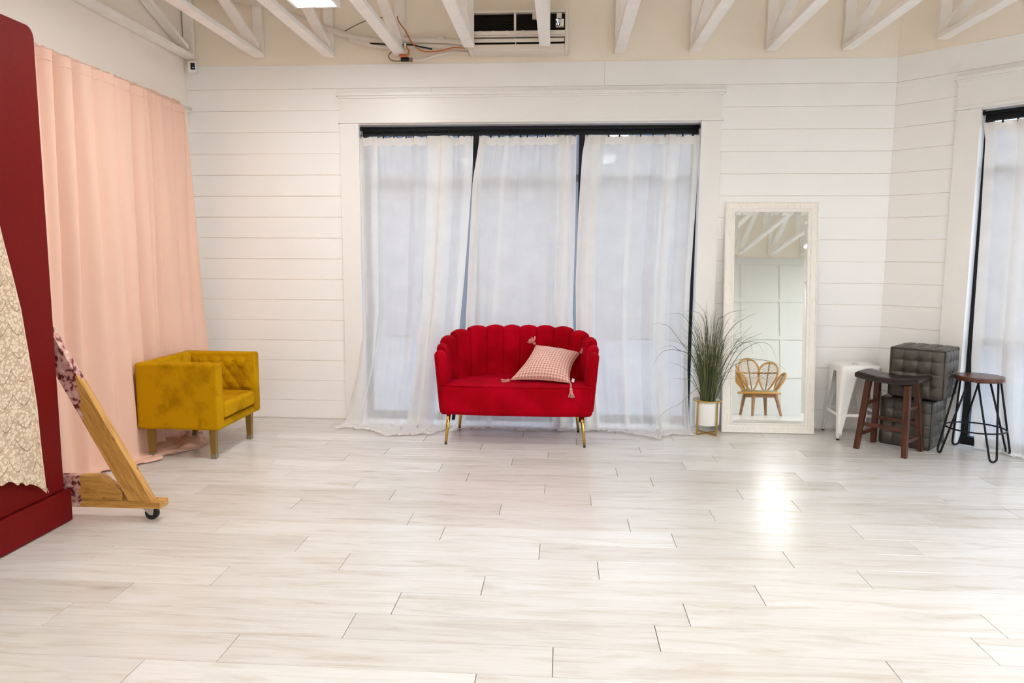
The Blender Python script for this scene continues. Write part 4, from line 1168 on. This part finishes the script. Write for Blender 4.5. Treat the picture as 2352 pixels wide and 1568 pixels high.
# ------------------------------------------------------------------ sensor in the corner
sn = thing('security_camera', 'small white security camera with black face in the wall corner', 'camera', (-2.982, -.002, 3.03), math.radians(12))
MB().box(-.036, .036, -.055, -.01, .0, .095).build('housing', 'white_metal', sn, bevel=.006)
MB().box(-.012, .024, -.0575, -.0552, .022, .078).build('lens_window', 'black_rubber', sn)
MB().tube([(.010, -.0595, .040), (.010, -.0576, .040)], .0035, 8).build('indicator', 'blue_led', sn)
MB().box(-.012, .012, -.012, .006, .03, .07).build('mount', 'white_metal', sn)

# ------------------------------------------------------------------ rattan petal chair (seen in the mirror)
rc = thing('rattan_chair', 'rattan chair with petal backrest, reflected in the mirror', 'chair', (3.83, -7.30, 0), math.radians(168))
# local: front faces -y
def leg(x, y, x2, y2): MB().frustum((x2, y2, 0), (x, y, .375), .017, .017, .027, .027).build('leg', 'teak', rc, bevel=.003)
for sx in (-1, 1):
    leg(.21*sx, -.20, .27*sx, -.27); leg(.20*sx, .17, .25*sx, .25)
for a in ((-.23, .23, -.21, -.185), (-.22, .22, .16, .185)): MB().box(*a, .325, .385).build('apron', 'teak', rc, bevel=.002)
for sx in (-1, 1): MB().box(.205*sx-.0125, .205*sx+.0125, -.184, .159, .325, .385).build('apron', 'teak', rc, bevel=.002)
def ell(a, b, n=40, z=0, cy=0): return [(a*cos(2*PI*i/n), cy+b*sin(2*PI*i/n), z) for i in range(n)]
MB().tube(ell(.37, .33, z=.405), .020, 8, True).build('seat_hoop', 'rattan', rc)
MB().lathe([(.001, .395), (.34, .395), (.345, .40), (.34, .405)], 32).build('seat_weave', 'cane', rc)
mb = MB().lathe([(.30, .410), (.32, .425), (.315, .445), (.28, .455), (.001, .458)], 32); mb.build('seat_pad', 'cushion_olive', rc)
def petal(ang, ln, wd, tilt, zc=.42):
    a = math.radians(ang); rd = Vector((sin(a), cos(a), 0)); tn = Vector((cos(a), -sin(a), 0)); up_ = (Vector((0, 0, 1))*cos(tilt)+rd*sin(tilt)).normalized()
    base = rd*.27+Vector((0, 0, zc)); 
    def P(s, w): return base+up_*s*ln+tn*w*wd
    out = []
    for i in range(40):
        th = 2*PI*i/40; s = .5-.5*cos(th); w = .5*sin(th)*(s**.45)*1.12*(1 if s > .02 else .8); out.append(P(s, w))
    ob = MB().tube(out, .0165, 7, True).build('petal', 'rattan', rc)
    rb = MB()
    for i in range(4, 20):
        s0 = i/20; 
        for sg in (-1, 1):
            s1 = min(.97, s0+.10); th = math.acos(max(-1, min(1, 1-2*s1))); w = sg*.5*sin(th)*(s1**.45)*1.12
            rb.tube([P(s0, 0), P(s1, w)], .0045, 5)
    rb.build('ribs', 'rattan', ob, kind='stuff')
    MB().tube([P(.0, 0), P(.98, 0)], .010, 6).build('midrib', 'cane', ob)
    return P
for ang, ln, wd, tl in ((0, .66, .46, .30), (50, .60, .42, .36), (-50, .60, .42, .36), (98, .40, .38, .50), (-98, .40, .38, .50)): petal(ang, ln, wd, tl)
arc = []
for i in range(25):
    a = math.radians(-80+160*i/24); arc.append((.395*sin(a), .395*cos(a), .42+.36))
MB().tube(arc, .011, 6).build('cross_band', 'cane', rc)

# ------------------------------------------------------------------ outside
pv = MB().box(-25, 30, -22, 30, -.10, -.045).build('pavement', 'pave'); pv['kind'] = 'structure'
nb = thing('neighbour_building', 'pale building with corrugated fascia outside, glimpsed above the sheer curtains', 'building', (-1, 7, -.02))
MB().box(-14, 14, 0, .3, 0, 3.8).build('facade', 'render_ext', nb)
f = MB()
for i in range(80):
    x = -7.5+.11*i; f.box(x, x+.06, -.45, -.40, 2.9, 3.9)
f.box(-7.6, 1.4, -.40, -.37, 2.9, 3.9)
f.build('corrugated_fascia', 'corr', nb, kind='stuff')
